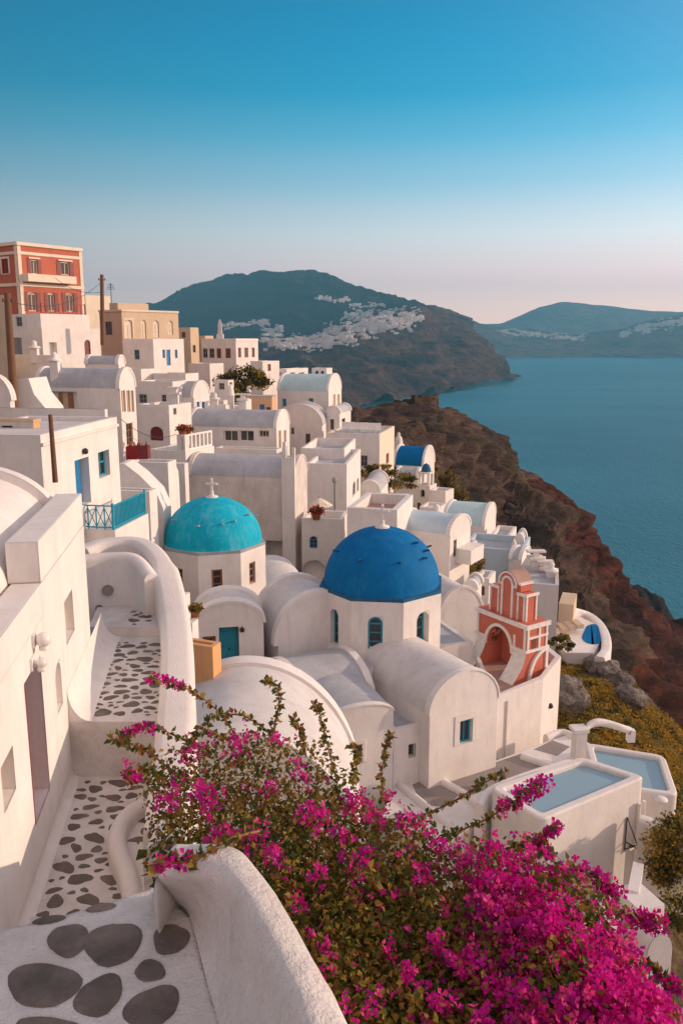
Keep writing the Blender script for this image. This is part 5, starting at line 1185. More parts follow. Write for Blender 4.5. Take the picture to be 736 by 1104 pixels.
for i in range(56):
    line = []
    for k, n_ in enumerate(segs): line += [RR[k][i].lerp(RR[k + 1][i], q_ / n_) for q_ in range(n_)]
    line.append(RR[-1][i])
    for _ in range(9): line = [line[0]] + [(line[q_ - 1] + line[q_] * 2 + line[q_ + 1]) * .25 for q_ in range(1, 41)] + line[41:]
    g.append(line)
mb = MB()
g = [[p + Vector((0, 0, .010 * fbm(p * 3.0) + .004 * fbm(p * 14))) for p in r] for r in g]
mb.grid(g, 0, True)
endl = g[-1]; mb.grid([endl, [Vector((p.x - .05, p.y + .06, -7.6)) for p in endl]], 0, False)
rt4 = root('parapet', Vector((g[35][20].x, g[35][20].y, ZL)), 'rough broad white parapet beside the big dark paving stones, nearest the photographer', 'wall')
mb.build('wall', 'whitewash', rt4)
# wall that carries on from the near parapet down to the lane parapet
cp = catmull([P(180, 905, 5.9), P(183, 892, 6.9), P(185, 882, 8.0), P(184, 880, 9.7)], 16)
mb = MB(); sweep_wall(mb, cp, .38, -9); rt5 = root('wall', cp[6] - UP * 4, 'white wall stepping down from the near parapet under the bougainvillea sprays', 'wall'); mb.build('wall', 'white_rough', rt5)
# ------------------------------------------------------------------ pools, patio and walls at the lower right
m, t, b = new_mat('pool_water')
n = pos_noise(t, 2.2, 4); b.inputs['Base Color'].default_value = (.27, .41, .48, 1); b.inputs['Roughness'].default_value = .06; b.inputs['Specular IOR Level'].default_value = .45
bp = nd(t, 'ShaderNodeBump'); bp.inputs['Strength'].default_value = .05; bp.inputs['Distance'].default_value = .05
t.links.new(n.outputs[0], bp.inputs['Height']); t.links.new(bp.outputs[0], b.inputs['Normal'])
def rounded(poly, r, n=5):
    o = []; N = len(poly)
    for k in range(N):
        p, a_, c_ = poly[k], poly[k - 1], poly[(k + 1) % N]
        da, dc = (a_ - p).normalized(), (c_ - p).normalized(); s, e = p + da * r, p + dc * r
        for j in range(n + 1):
            f = j / n; o.append(s * (1 - f) ** 2 + p * 2 * f * (1 - f) + e * f * f)
    return o
def pool(label, pix, zr, drop_, rim, wl, base, rad=.35):
    pl_ = [PZ(x, y, zr) for x, y in pix]
    area = sum(pl_[k].x * pl_[(k + 1) % len(pl_)].y - pl_[(k + 1) % len(pl_)].x * pl_[k].y for k in range(len(pl_)))
    if area < 0: pl_.reverse()
    ctr = sum(pl_, Vector()) / len(pl_); rt = root('pool', Vector((ctr.x, ctr.y, base)), label, 'pool')
    NP = len(pl_); ins = []
    for k in range(NP):
        p, a_, c_ = pl_[k], pl_[k - 1], pl_[(k + 1) % NP]; d1, d2 = (p - a_).normalized(), (c_ - p).normalized()
        n1, n2 = Vector((-d1.y, d1.x, 0)), Vector((-d2.y, d2.x, 0)); ins.append(p + (n1 + n2) * (rim / (1 + n1.dot(n2))))
    ou = rounded(pl_, rad, 7); inn = rounded(ins, rad * .55, 7); N = len(ou)
    mb = MB(); dn = lambda p, z: Vector((p.x, p.y, z))
    for k in range(N):
        l = (k + 1) % N
        mb.add([dn(ou[k], base), dn(ou[l], base), dn(ou[l], zr - .06), dn(ou[k], zr - .06)], 0, True)
        m1, m2 = ou[k].lerp(inn[k], .18), ou[l].lerp(inn[l], .18); m3, m4 = ou[k].lerp(inn[k], .82), ou[l].lerp(inn[l], .82)
        mb.add([dn(ou[k], zr - .06), dn(ou[l], zr - .06), m2, m1], 0, True); mb.add([m1, m2, m4, m3], 0); mb.add([m3, m4, dn(inn[l], zr - .05), dn(inn[k], zr - .05)], 0, True)
        mb.add([dn(inn[k], zr - .05), dn(inn[l], zr - .05), dn(inn[l], zr - .7), dn(inn[k], zr - .7)], 0)
    mb.build('basin', 'white', rt)
    mb = MB(); mb.add([dn(p, zr - wl) for p in inn]); mb.build('water', 'pool_water', rt)
    return rt, ou
PR, po = pool('raised white plunge pool with still blue water, nearest the bougainvillea', [(626, 815), (696, 837), (584, 884), (527, 848)], -15.9, 0, .34, .17, -24)
PR2, po2 = pool('lower white plunge pool beyond, ending at the scrub slope', [(630, 800), (716, 814), (731, 858), (682, 851), (640, 838)], -17.1, 0, .30, .16, -20, .4)
# sunken grey patio panels between the church and the pools
mb = MB(); zpz = -17.5
pat = [PZ(x, y, zpz) for x, y in ((410, 880), (430, 835), (470, 842), (540, 818), (588, 800), (618, 790), (640, 805), (640, 830), (540, 870), (470, 920))]
mb.prism([p - UP * 6 for p in pat], UP * 6)
rt = root('patio', pat[3] - UP * 6, 'white stepped patio with sunken grey floor panels between church and pool', 'patio'); mb.build('wall', 'white', rt)
for pix, z in (([(470, 840), (533, 822), (562, 812), (596, 822), (560, 838), (500, 860)], zpz + .004), ([(575, 808), (595, 798), (614, 805), (600, 815)], zpz + .004), ([(444, 846), (470, 834), (500, 852), (480, 870), (455, 868)], zpz + .004)):
    mb = MB(); mb.add([PZ(x, y, z) for x, y in pix]); mb.build('floor_panel', 'patio', rt)
for pts in ([(466, 834), (500, 852), (518, 868)], [(562, 812), (580, 818), (604, 826)], [(430, 842), (462, 868), (486, 886)]):
    mb = MB(); sweep_wall(mb, catmull([PZ(x, y, zpz + .22) for x, y in pts], 12), .3, zpz - .3); mb.build('kerb', 'white', rt)
# curved wall before the pool, and chimney with its curved arm
mb = MB(); sweep_wall(mb, catmull([PZ(x, y, -16.3) for x, y in ((516, 866), (524, 852), (540, 843), (566, 833), (600, 822), (622, 814))], 20), .3, -20); rt = root('wall', PZ(540, 850, -18), 'low curved white wall between the grey patio and the raised pool', 'wall'); mb.build('wall', 'white', rt)
b0 = P(625, 812, 30.6); rt = root('chimney', b0 - UP * .6, 'white chimney pillar with a curved wall arm reaching over the lower pool', 'chimney')
mb = MB(); mb.box(b0 + Vector((-.26, -.2, -.7)), (.46, .06, 0), (-.06, .42, 0), (0, 0, 1.65)); mb.build('pillar', 'white', rt)
mb = MB(); mb.box(b0 + Vector((-.36, -.28, .95)), (.62, .08, 0), (-.08, .58, 0), (0, 0, .14)); mb.build('cap', 'white', rt)
arm = catmull([P(630, 790, 30.7), P(634, 782, 30.9), P(643, 778.5, 31.0), P(655, 780, 31.1), P(668, 784, 31.1), P(680, 788, 31.2)], 24)
mb = MB()
rows_ = [[p + Vector((0, -.12, -.13)), p + Vector((0, -.12, .08)), p + Vector((0, -.06, .13)), p + Vector((0, .06, .13)), p + Vector((0, .12, .08)), p + Vector((0, .12, -.13))] for p in arm]
mb.grid(rows_, 0, True, True); mb.add(rows_[0]); mb.add(rows_[-1])
e = arm[-1]; mb.box(e + Vector((-.16, -.14, -.45)), (.3, 0, 0), (0, .28, 0), (0, 0, .5)); mb.build('curved_arm', 'white', rt)
mb = MB(); sweep_wall(mb, catmull([PZ(x, y, -17.0) for x, y in ((690, 880), (702, 884), (718, 894), (736, 908), (770, 930))], 12), .5, -20); sweep_wall(mb, catmull([PZ(x, y, -17.3) for x, y in ((588, 792), (606, 786), (620, 792))], 8), .3, -20)
rt = root('wall', PZ(712, 892, -19), 'white coping wall curving away below the lower pool', 'wall'); mb.build('wall', 'white', rt)
lp = P(711, 868, 28.5); mb = MB(); mb.tube([lp - UP * .6, lp + UP * .2], .03, 6); mb.lathe(lp + UP * .22, [(0, -.02), (.28, .0), (.24, .06), (.05, .1), (0, .1)], 12); tag(mb.build('garden_lamp', 'lamp_white', origin=lp - UP * .6), 'small mushroom shaped garden lamp on the coping below the lower pool', 'lamp')
# pipes and a wrought iron bracket on the end of the pool wall
B_, C_ = PZ(696, 837, -15.9), PZ(584, 884, -15.9); dd = (C_ - B_).normalized(); nn = Vector((-dd.y, dd.x, 0))
if nn.y > 0: nn = -nn
mb = MB()
for o_ in (.15, .42): mb.tube([B_ + dd * o_ + nn * .12 - UP * .9, B_ + dd * o_ + nn * .12 - UP * 6], .07, 8)
mb.tube([B_ + dd * .15 + nn * .12 - UP * 2.6, B_ + dd * .8 + nn * .12 - UP * 2.7], .05, 8); pz_ = mb.build('drain_pipe', 'trim_white', PR)
mb = MB(); q0 = B_ + dd * .95 + nn * .03 - UP * 1.35
mb.tube([q0, q0 - UP * 1.35], .025, 6); mb.tube([q0, q0 + nn * .62 - UP * 1.0], .02, 6); mb.tube([q0 - UP * 1.0, q0 + nn * .7 - UP * .98], .025, 6); mb.tube([q0 - UP * 1.3, q0 + nn * .4 - UP * .98], .02, 6)
mb.tube([q0 + nn * .35 - UP * .9 + dd * .25, q0 + nn * .35 - UP * 1.05 - dd * .25], .02, 6); mb.build('lamp_bracket', 'iron', PR)
# white blocks and a round topped chimney in the lower right corner
house('low white plaster block behind the pool pipes, lower right', 676, 688, 714, 962, 1010, 23.5, -25, 'deck', depth=1.6, rmat='white', base=-24)
house('pale plaster block beside the street, below the olive tree', 690, 716, 722, 975, 1030, 23.0, 20, 'deck', depth=1.2, rmat='white', base=-24)
house('round topped white chimney cap in the lower right corner', 694, 697, 724, 1030, 1110, 21.0, 12, 'vaultR', side='L', depth=1.0, rise=.62, base=-24, lip=.0, rmat='white')
house('white plaster plinth hidden under the magenta flowers', 640, 668, 700, 1010, 1090, 22, -20, 'deck', depth=1.4, rmat='white', base=-24)
mb = MB(); mb.box((6, 18, -23.6), (30, 0, 0), (0, 14, 0), (0, 0, .6)); tag(mb.build('street', 'patio'), kind='structure')
# little terrace with a pool on the cliff edge right of the bell tower
mb = MB(); cw_ = catmull([P(612, 655, 62), P(622, 656, 63), P(634, 661, 63), P(645, 670, 61), P(652, 683, 58), P(653, 698, 55), P(646, 708, 53)], 24)
sweep_wall(mb, cw_, .7, [p.z - 2.8 for p in cw_]); rt = root('cliff_terrace', cw_[8] - UP * 3, 'round white cliff terrace with a small bright blue pool', 'terrace'); mb.build('wall', 'white', rt)
zt_ = P(634, 690, 57).z
mb = MB(); fl = [P(596, 688, 57), P(600, 672, 61), P(622, 664, 62.5), P(640, 672, 60.5), P(648, 688, 57.5), P(640, 704, 54.5), P(610, 702, 54.5)]
fl = [Vector((p.x, p.y, zt_)) for p in fl]; mb.prism([p - UP * 3 for p in fl], UP * 3); mb.build('floor', 'white', rt)
mb = MB(); wq = rounded([PZ(x, y, zt_ + .02) for x, y in ((626, 688), (632, 674), (642, 672), (650, 684), (645, 695), (632, 694))], .5); mb.add(wq); mb.build('pool_water', 'dome_blue', rt)
mb = MB()
for k in range(3): mb.box(P(606 + 8 * k, 682 - 2 * k, 58) , (.5, .1, 0), (-.2, 1.2, 0), (0, 0, .3))
mb.build('bench', 'beige', rt)
# chimneys and plaster knobs on the roofs behind the bell tower
def chimney(label, px, py, Y, w, h, kind=0):
    p = P(px, py, Y); mb = MB()
    mb.box(p + Vector((-w / 2, -w / 2, -.6)), (w, 0, 0), (0, w, 0), (0, 0, h + .6))
    if kind == 0: mb.lathe(p + UP * h, [(w * .9, 0), (w * .8, .12), (w * .35, .2), (w * .4, .5), (0, .65)], 10)
    elif kind == 1: mb.box(p + Vector((-w * .8, -w * .8, h)), (w * 1.6, 0, 0), (0, w * 1.6, 0), (0, 0, .18)); mb.box(p + Vector((-w * .3, -w * .3, h + .18)), (w * .6, 0, 0), (0, w * .6, 0), (0, 0, .35)); mb.box(p + Vector((-w, -w * .5, h + .53)), (w * 2, 0, 0), (0, w, 0), (0, 0, .12))
    else: mb.lathe(p + UP * h, [(w * .7, -.1), (w * .5, .5), (w * .2, 1.0), (0, 1.1)], 10)
    return tag(mb.build('chimney', 'white', origin=p - UP * .5), label, 'chimney')
chimney('white T topped chimney on the terrace edge above the grey wall', 576, 622, 60, .7, 1.4, 1)
chimney('squat conical white chimney left of the T topped one', 568, 622, 61, .9, .5, 2)
chimney('white round capped chimney at the end of the grey wall', 593, 628, 58, .6, .9, 0)
chimney('white twin chimney beside the round capped one', 586, 626, 59.5, .6, .9, 1)
chimney('small pointed chimney on the roof of the slim gateway', 553, 603, 65, .5, .6, 2)
chimney('low white chimney behind the vault of the pale curved roof house', 470, 566, 58, .6, .9, 0)
chimney('stepped white chimney on the roof terrace before the chapel', 262, 446, 82, .7, 1.3, 1)
chimney('plain white chimney on the white house beside the maroon arched window', 189, 434, 73, .6, .7, 1)
chimney('white chimney on the low pale roof right of the chapel', 232, 440, 84, .6, .9, 0)
chimney('pointed white chimney in the group of roofs under the dark tree', 249, 434, 85.5, .6, .8, 2)
chimney('round capped chimney on the vaulted house with three tall windows', 60, 402, 63, .6, .9, 0)
chimney('white chimney on the long low garden wall under the coral house', 38, 384, 73, .6, .7, 0)
# ------------------------------------------------------------------ plants
def leafmat(name, c1, c2, tr=.35, scale=9.0):
    m = bpy.data.materials.new(name); m.use_nodes = True; MATS[name] = m; t = m.node_tree; b = t.nodes['Principled BSDF']
    n = pos_noise(t, scale, 3, .6); col = ramp2(t, n.outputs[0], [(.35, c1), (.65, c2)]).outputs[0]
    t.links.new(col, b.inputs['Base Color']); b.inputs['Roughness'].default_value = .55; b.inputs['Specular IOR Level'].default_value = .25
    tl = nd(t, 'ShaderNodeBsdfTranslucent'); t.links.new(col, tl.inputs[0]); mx_ = nd(t, 'ShaderNodeMixShader'); mx_.inputs[0].default_value = tr
    t.links.new(b.outputs[0], mx_.inputs[1]); t.links.new(tl.outputs[0], mx_.inputs[2]); t.links.new(mx_.outputs[0], t.nodes['Material Output'].inputs[0])
leafmat('leaf_green', (.06, .085, .016), (.13, .14, .025), .45); leafmat('leaf_olive', (.26, .19, .03), (.42, .27, .05), .45); leafmat('leaf_rust', (.20, .08, .03), (.32, .14, .05))
leafmat('bract', (.62, .008, .23), (.82, .02, .40), .45, 6); leafmat('bract_deep', (.42, .005, .24), (.62, .012, .40), .45, 6); leafmat('bract_pink', (.80, .04, .24), (.88, .10, .36), .45, 6)
leafmat('scrub_gold', (.34, .20, .022), (.52, .30, .035), .4, 1.2); leafmat('scrub_olive', (.20, .16, .025), (.30, .22, .035), .4, 1.2); leafmat('scrub_dark', (.05, .05, .018), (.085, .075, .022), .25, 1.2)
leafmat('red_petal', (.40, .015, .015), (.55, .03, .03), .3)
def rvec(r): 
    while True:
        v = Vector((r.uniform(-1, 1), r.uniform(-1, 1), r.uniform(-1, 1)))
        if .05 < v.length < 1: return v.normalized()
def leaf(mb, r, p, s, m, up=.5, asp=.62):
    """pointed leaf folded along its rib"""
    n = (rvec(r) + UP * up).normalized(); d = n.cross(rvec(r)).normalized(); w = n.cross(d) * (s * asp * .5)
    a = p; t_ = p + d * s; c = p + d * (s * .42)
    mb.add([a, c + w + n * (s * .1), t_ - n * (s * .08)], m); mb.add([a, t_ - n * (s * .08), c - w + n * (s * .1)], m)
def bract(mb, r, p, s, m):
    ax = (rvec(r) + UP * .5 + Vector((.2, -.3, 0))).normalized(); u = ax.cross(rvec(r)).normalized(); v = ax.cross(u)
    for k in range(3):
        t_ = 2 * math.pi * k / 3; d = (u * math.cos(t_) + v * math.sin(t_)); w = ax.cross(d)
        tip = p + d * s + ax * (s * .45); mid = p + d * (s * .55) + ax * (s * .42)
        mb.add([p, mid + w * (s * .42), tip, mid - w * (s * .42)], m)
def foliage(mb, r, c, rad, n, s, mats, clumps=14, shell=.55, up=.4):
    cs = []
    for _ in range(clumps):
        d = rvec(r); k = r.uniform(shell, 1.0); cs.append((c + Vector((d.x * rad[0], d.y * rad[1], d.z * rad[2])) * k * .82, r.uniform(.22, .42), r.choices(range(len(mats)), mats)[0]))
    for _ in range(n):
        cc, q, mi = r.choice(cs); d = rvec(r) * (r.random() ** .5) * q
        p = cc + Vector((d.x * rad[0], d.y * rad[1], d.z * rad[2])); leaf(mb, r, p, s * r.uniform(.7, 1.3), mi if r.random() < .75 else r.choices(range(len(mats)), mats)[0], up, .7)
def bush(name, label, cat, px, py, Y, rad, n, s, mats, w, seed, trunk=True, clumps=14):
    r = random.Random(seed); c = P(px, py, Y); rt = root(name, c - UP * rad[2], label, cat)
    mb = MB(); foliage(mb, r, c, rad, n, s, w, clumps); mb.build('crown', mats, rt)
    if trunk:
        mb = MB(); b0 = c - UP * (rad[2] * 1.25); mb.tube([b0, c - UP * rad[2] * .5], [.1 * rad[2], .06 * rad[2]], 7)
        for k in range(5): d = rvec(r); mb.tube([c - UP * rad[2] * .5, c + Vector((d.x * rad[0], d.y * rad[1], abs(d.z) * rad[2])) * .6], [.05 * rad[2], .015 * rad[2]], 5)
        mb.build('trunk', 'pole', rt)
SM = ['scrub_dark', 'scrub_olive', 'scrub_gold']
bush('tree', 'dark spreading tree among the upper white houses', 'tree', 263, 411, 98, (3.4, 2.5, 2.1), 3600, .34, SM, (5, 4, 1.6), 21, clumps=26)
bush('shrub', 'small dark shrub at the lower left of the spreading tree', 'shrub', 250, 424, 94, (1.8, 1.5, 1.1), 900, .3, SM, (5, 3, 1), 22)
bush('shrub', 'low shrubs growing on the bank beside the cream house', 'shrub', 408, 509, 84, (2.2, 1.8, .9), 1500, .26, SM, (4, 4, 2), 23, False)
bush('shrub', 'green shrub bank in front of the blue barrel vault', 'shrub', 428, 519, 92, (2.6, 1.6, 1.0), 1500, .26, SM, (5, 4, 1), 24, False)
bush('shrub', 'golden shrub between the white balcony and the pale blue terrace', 'shrub', 511, 612, 60, (1.0, .9, 1.2), 900, .16, SM, (2, 3, 4), 25, False)
bush('shrub', 'round dark shrub at the foot of the grey wall by the cliff terrace', 'shrub', 606, 694, 52.5, (1.0, .8, .6), 2200, .12, SM, (5, 3, 1), 26, False)
bush('olive_tree', 'bushy olive tree beside the pool wall at the right edge', 'tree', 741, 920, 26.2, (1.65, 1.4, 1.45), 13000, .13, SM, (3, 5, 3), 27, True, 110)
bush('shrub', 'dark green shrub beside the street in the lower right corner', 'shrub', 738, 985, 23.5, (1.0, .9, .8), 2200, .11, SM, (5, 4, 1), 28, False, 24)
# scrub on the cliff slopes: golden cushions, far too many to count
r = random.Random(31); mb = MB()
GR = [rr_[:] for rr_ in scrub_grid]
for _ in range(1900):
    jj, ii = r.uniform(20, 66), r.uniform(0, 118); j0, i0 = int(jj), int(ii); p = GR[j0][i0].lerp(GR[j0][i0 + 1], ii - i0).lerp(GR[j0 + 1][i0].lerp(GR[j0 + 1][i0 + 1], ii - i0), jj - j0) - UP * .05
    nz = noise.noise(p * .18)
    if nz < -.22 and r.random() < .8: continue
    q = r.uniform(.3, .8) * (.8 + .5 * max(0, nz)); mi = 2 if r.random() < (.48 + .5 * nz) else (1 if r.random() < .62 else 0)
    for _ in range(int(40 + 80 * q)):
        d = rvec(r); d.z = abs(d.z); leaf(mb, r, p + Vector((d.x * q, d.y * q, d.z * q * .62)) * r.uniform(.6, 1), (.13 if p.y > 35 else .09) * r.uniform(.7, 1.3), mi if r.random() < .8 else r.choice((0, 1, 2)), .6, .8)
tag(mb.build('scrub', SM), 'golden and olive scrub cushions covering the slope right of the church', 'scrub', kind='stuff')
mb = MB()
spots = [(478, 500, 150), (484, 515, 140), (492, 530, 135), (500, 545, 130), (508, 560, 122), (515, 575, 116), (524, 590, 108), (470, 490, 160), (488, 545, 118), (496, 560, 112), (460, 500, 128), (450, 495, 140), (440, 480, 150)]
for _ in range(300):
    a_, b_, Y = r.choice(spots); p = P(a_ + r.uniform(-8, 8), b_ + r.uniform(-7, 9), Y - 3); q = r.uniform(.5, 1.3)
    p.z -= .9
    for _ in range(34):
        d = rvec(r); d.z = abs(d.z); leaf(mb, r, p + Vector((d.x * q, d.y * q, d.z * q * .7)) * r.uniform(.6, 1), .36 * r.uniform(.7, 1.3), r.choice((0, 1, 1, 2)), .6, .8)
tag(mb.build('scrub', SM), 'olive scrub clinging to the brown cliff behind the village', 'scrub', kind='stuff')
# pale boulders on the slope
for i, (px, py, Y, s, lab) in enumerate(((612, 747, 42.5, 1.15, 'big pale boulder at the foot of the bell tower terrace'), (655, 727, 52, 1.1, 'pale rock outcrop high on the scrub slope'), (668, 735, 51, .8, 'small grey rock beside the outcrop high on the slope'), (680, 752, 47, .9, 'grey rock on the right part of the scrub slope'), (640, 716, 54, .8, 'light stone half buried below the cliff terrace'))):
    bm = bmesh.new(); bmesh.ops.create_icosphere(bm, subdivisions=4, radius=s); c = P(px, py, Y)
    for v in bm.verts: v.co *= 1 + .30 * fbm(v.co * 1.1 + Vector((i * 7, 0, 0)), 6) ; v.co.z *= .8
    me = bpy.data.meshes.new('boulder'); bm.to_mesh(me); bm.free(); me.materials.append(MATS['pale_rock']); o = bpy.data.objects.new('boulder', me); COL.objects.link(o); o.location = c; tag(o, lab, 'boulder')

# ------------------------------------------------------------------ the bougainvillea
r = random.Random(5); BZ = -3.0
hull = [(150, 812), (172, 800), (200, 792), (235, 782), (275, 780), (310, 792), (340, 800), (365, 818), (400, 838), (430, 858), (460, 872), (500, 890), (530, 905), (562, 914), (600, 926), (630, 940), (654, 968), (676, 1000), (694, 1040), (716, 1085), (730, 1125), (390, 1130), (372, 1080), (345, 1030), (322, 990), (298, 950), (270, 915), (235, 892), (200, 880), (178, 868), (160, 845)]
mag = [(482, 985), (500, 945), (560, 914), (640, 945), (700, 1010), (730, 1100), (735, 1130), (570, 1130), (548, 1070), (500, 1030)]
fol, blo, brn = MB(), MB(), MB()
def surf(px, py):
    p = PZ(px, py, BZ); f = noise.noise(Vector((p.x * 1.3, p.y * 1.1, 1))) * .13 + noise.noise(Vector((p.x * 3.4, p.y * 3.1, 4))) * .09 - .04
    return p + UP * f
cl = [(182, 856, 15), (222, 856, 19), (232, 905, 12), (205, 803, 14), (262, 800, 16), (140, 768 + 60, 8), (338, 884, 18), (300, 930, 12), (322, 832, 10), (345, 942, 10), (240, 906, 10), (268, 908, 12), (290, 845, 10), (385, 862, 16), (410, 872, 12), (440, 885, 14), (420, 846, 8), (395, 925, 12), (370, 900, 9), (470, 905, 14), (455, 940, 12), (500, 925, 16), (530, 920, 14), (350, 1010, 8), (325, 968, 9), (415, 1010, 9), (470, 1010, 12), (300, 800, 8), (440, 1040, 12), (475, 1075, 12), (520, 1090, 14), (505, 1030, 18)]
N = 0
while N < 38000:
    px, py = r.uniform(120, 745), r.uniform(770, 1128)
    if not inside((px, py), hull): continue
    w = (py / 950) ** 2
    if r.random() > w: pass
    s = surf(px, py); N += 1
    dpt = r.random() ** 1.7 * .85
    p = s - UP * dpt + Vector((r.gauss(0, .03), r.gauss(0, .03), r.gauss(0, .03)))
    nz = noise.noise(p * 1.7 + Vector((3, 0, 0)))
    inm = inside((px, py), mag)
    if inm and dpt < .4 and noise.noise(p * 2.6) > -.16 and r.random() < .66:
        bract(blo, r, p + UP * .04, r.uniform(.024, .037), 0 if noise.noise(p * 2.1 + Vector((0, 9, 0))) > -.05 else (1 if r.random() < .45 else 2)); continue
    mi = 0 if r.random() < .42 - .3 * nz else (1 if r.random() < .72 else 2)
    if dpt > .35: mi = 0 if r.random() < .7 else 2
    leaf(fol, r, p, r.uniform(.026, .056), mi, .55, .68)
# dark leaf mass further down, so the shrub is not see-through
for _ in range(6000):
    px, py = r.uniform(120, 745), r.uniform(775, 1128)
    if inside((px, py), hull): leaf(fol, r, surf(px, py) - UP * r.uniform(.4, 1.6), r.uniform(.07, .12), 0, .5, .8)
for cx_, cy_, q in cl:
    for _ in range(int(q * q * .17)):
        px, py = cx_ + r.gauss(0, q * .55), cy_ + r.gauss(0, q * .42); p = surf(px, py) + UP * r.uniform(-.02, .1); bract(blo, r, p, r.uniform(.022, .034), 0 if r.random() < .6 else r.choice((1, 2)))
for _ in range(230):                                        # single blossoms scattered through the leaves
    px, py = r.uniform(150, 730), r.uniform(790, 1110)
    if inside((px, py), hull):
        p = surf(px, py)
        for _ in range(r.choice((1, 2, 3, 5))): bract(blo, r, p + rvec(r) * .05 + UP * .02, r.uniform(.02, .032), r.choice((0, 0, 1, 2)))
sprays = [([(262, 806), (240, 772), (215, 750), (190, 738), (162, 731)], 6.6, 1), ([(232, 812), (195, 796), (160, 783), (130, 795)], 6.1, 1), ([(205, 845), (165, 815), (142, 803), (122, 797)], 5.8, 0), ([(190, 850), (160, 828), (145, 840), (136, 832)], 5.6, 1),
          ([(290, 812), (296, 780), (301, 755), (295, 738), (286, 734)], 6.6, 0), ([(362, 840), (352, 800), (346, 775), (338, 757)], 6.6, 0), ([(416, 868), (411, 838), (416, 808), (421, 793)], 6.3, 0),
          ([(440, 885), (480, 868), (520, 845), (546, 831)], 6.0, 0), ([(470, 905), (520, 885), (556, 862), (584, 844)], 5.6, 2), ([(520, 930), (560, 915), (585, 902), (601, 890)], 5.3, 1), ([(545, 915), (575, 908), (592, 922)], 5.2, 1),
          ([(600, 935), (635, 942), (664, 966)], 4.9, 2), ([(650, 975), (682, 990), (708, 996)], 4.7, 2), ([(690, 1035), (712, 1052), (728, 1066)], 4.3, 1), ([(700, 1070), (718, 1085), (727, 1092)], 4.2, 0),
          ([(280, 896), (245, 905), (215, 925), (190, 930), (166, 931)], 3.75, 1), ([(330, 815), (325, 790), (316, 775)], 6.6, 0), ([(300, 800), (270, 775), (240, 770), (218, 782)], 6.6, 0), ([(380, 845), (385, 815), (378, 802)], 6.4, 0), ([(250, 800), (222, 788), (206, 800), (200, 812)], 6.3, 0), ([(400, 1000), (405, 960), (398, 935)], 4.3, 0)]
for pts, Y, fl_ in sprays:
    pp = catmull([P(x, y, Y * (1 - .03 * k)) for k, (x, y) in enumerate(pts)], 26); brn.tube(pp, [.008 - .005 * k / 25 for k in range(26)], 5)
    for k in range(2, 26):
        for _ in range(4): leaf(fol, r, pp[k] + rvec(r) * .015, r.uniform(.035, .065), r.choice((0, 0, 1, 2)), .1, .72)
        if fl_ and k > (14 if fl_ == 1 else 11) and r.random() < .75:
            for _ in range(4 if fl_ == 1 else 8): bract(blo, r, pp[k] + rvec(r) * (.035 if fl_ == 1 else .06), r.uniform(.024, .038), r.choice((0, 0, 1)))
for _ in range(60):                                         # woody stems inside
    px, py = r.uniform(190, 700), r.uniform(820, 1110)
    if inside((px, py), hull):
        p = surf(px, py) - UP * .08; d = Vector((r.uniform(-.4, .4), r.uniform(-.3, .3), 0)); q_ = rvec(r) * .12
        brn.tube(catmull([p - UP * .6 - d, p - UP * .15 + q_, p + d * .4 - q_ * .5, p + d * .7 - UP * .06], 9), [.009 - .0008 * k for k in range(9)], 5)
rt = root('bougainvillea', surf(430, 960) - UP * 1.6, 'large magenta flowering bougainvillea spilling over the near parapet', 'bougainvillea')
for mb_, nm, ms in ((fol, 'foliage', ['leaf_green', 'leaf_olive', 'leaf_rust']), (blo, 'blossom', ['bract', 'bract_deep', 'bract_pink']), (brn, 'branch', 'wood')): mb_.build(nm, ms, rt)['kind'] = 'stuff'

hp_ = [PZ(x, y, -3.0) for x, y in hull]; hc_ = sum(hp_, Vector()) / len(hp_); hb = [Vector((hc_.x + (p.x - hc_.x) * .7, hc_.y + (p.y - hc_.y) * .7, -4.5)) for p in hp_]
rt6 = root('planter', Vector((hc_.x, hc_.y, -13)), 'white planter terrace almost hidden beneath the bougainvillea', 'planter')
mb = MB(); mb.prism([p - UP * 9 for p in hb], UP * 8.8); mb.build('wall', 'white', rt6)
mb = MB(); mb.add([p - UP * .19 for p in hb]); mb.build('soil', 'slope_soil', rt6)
mb = MB()
for k in range(7):
    b0 = Vector((hc_.x + r.uniform(-.5, .5), hc_.y + r.uniform(-.8, .8), -4.75)); d = rvec(r) * .5; d.z = 0
    mb.tube(catmull([b0, b0 + UP * .5 + d * .3, b0 + UP * 1.0 + d, b0 + UP * 1.3 + d * 1.6], 10), [.045 - .0035 * q for q in range(10)], 7)
mb.build('trunk', 'wood', rt)
# ------------------------------------------------------------------ poles, wires, pots, tables
def pole(label, a_, b_, r_, arm=True):
    rt = root('utility_pole', a_, label, 'utility pole'); mb = MB(); mb.tube([a_, a_.lerp(b_, .5), b_], [r_ * 1.15, r_, r_ * .85], 10); mb.build('shaft', 'pole', rt)
    if arm:
        mb = MB(); d = (b_ - a_).normalized(); c = b_ - d * .5; mb.tube([c - Vector((.35, 0, 0)), c + Vector((.35, 0, 0))], .05, 6)
        for x in (-.3, .3): mb.lathe(c + Vector((x, 0, .05)), [(.03, 0), (.05, .05), (.04, .12), (0, .15)], 6)
        mb.build('crossbar', 'pole', rt)
p1a, p1b = P(16.5, 446, 55.5), P(8, 316, 55.5); p2a, p2b = P(111, 372, 84), P(110, 296, 84); p3a, p3b = P(60, 520, 26), P(54.5, 447, 26)
pole('tall leaning wooden pole at the left edge beside the white vault', p1a, p1b, .24); pole('straight wooden pole rising beside the beige loggia house', p2a, p2b, .2); pole('short wooden pole standing before the blue door house', p3a, p3b, .075, False)
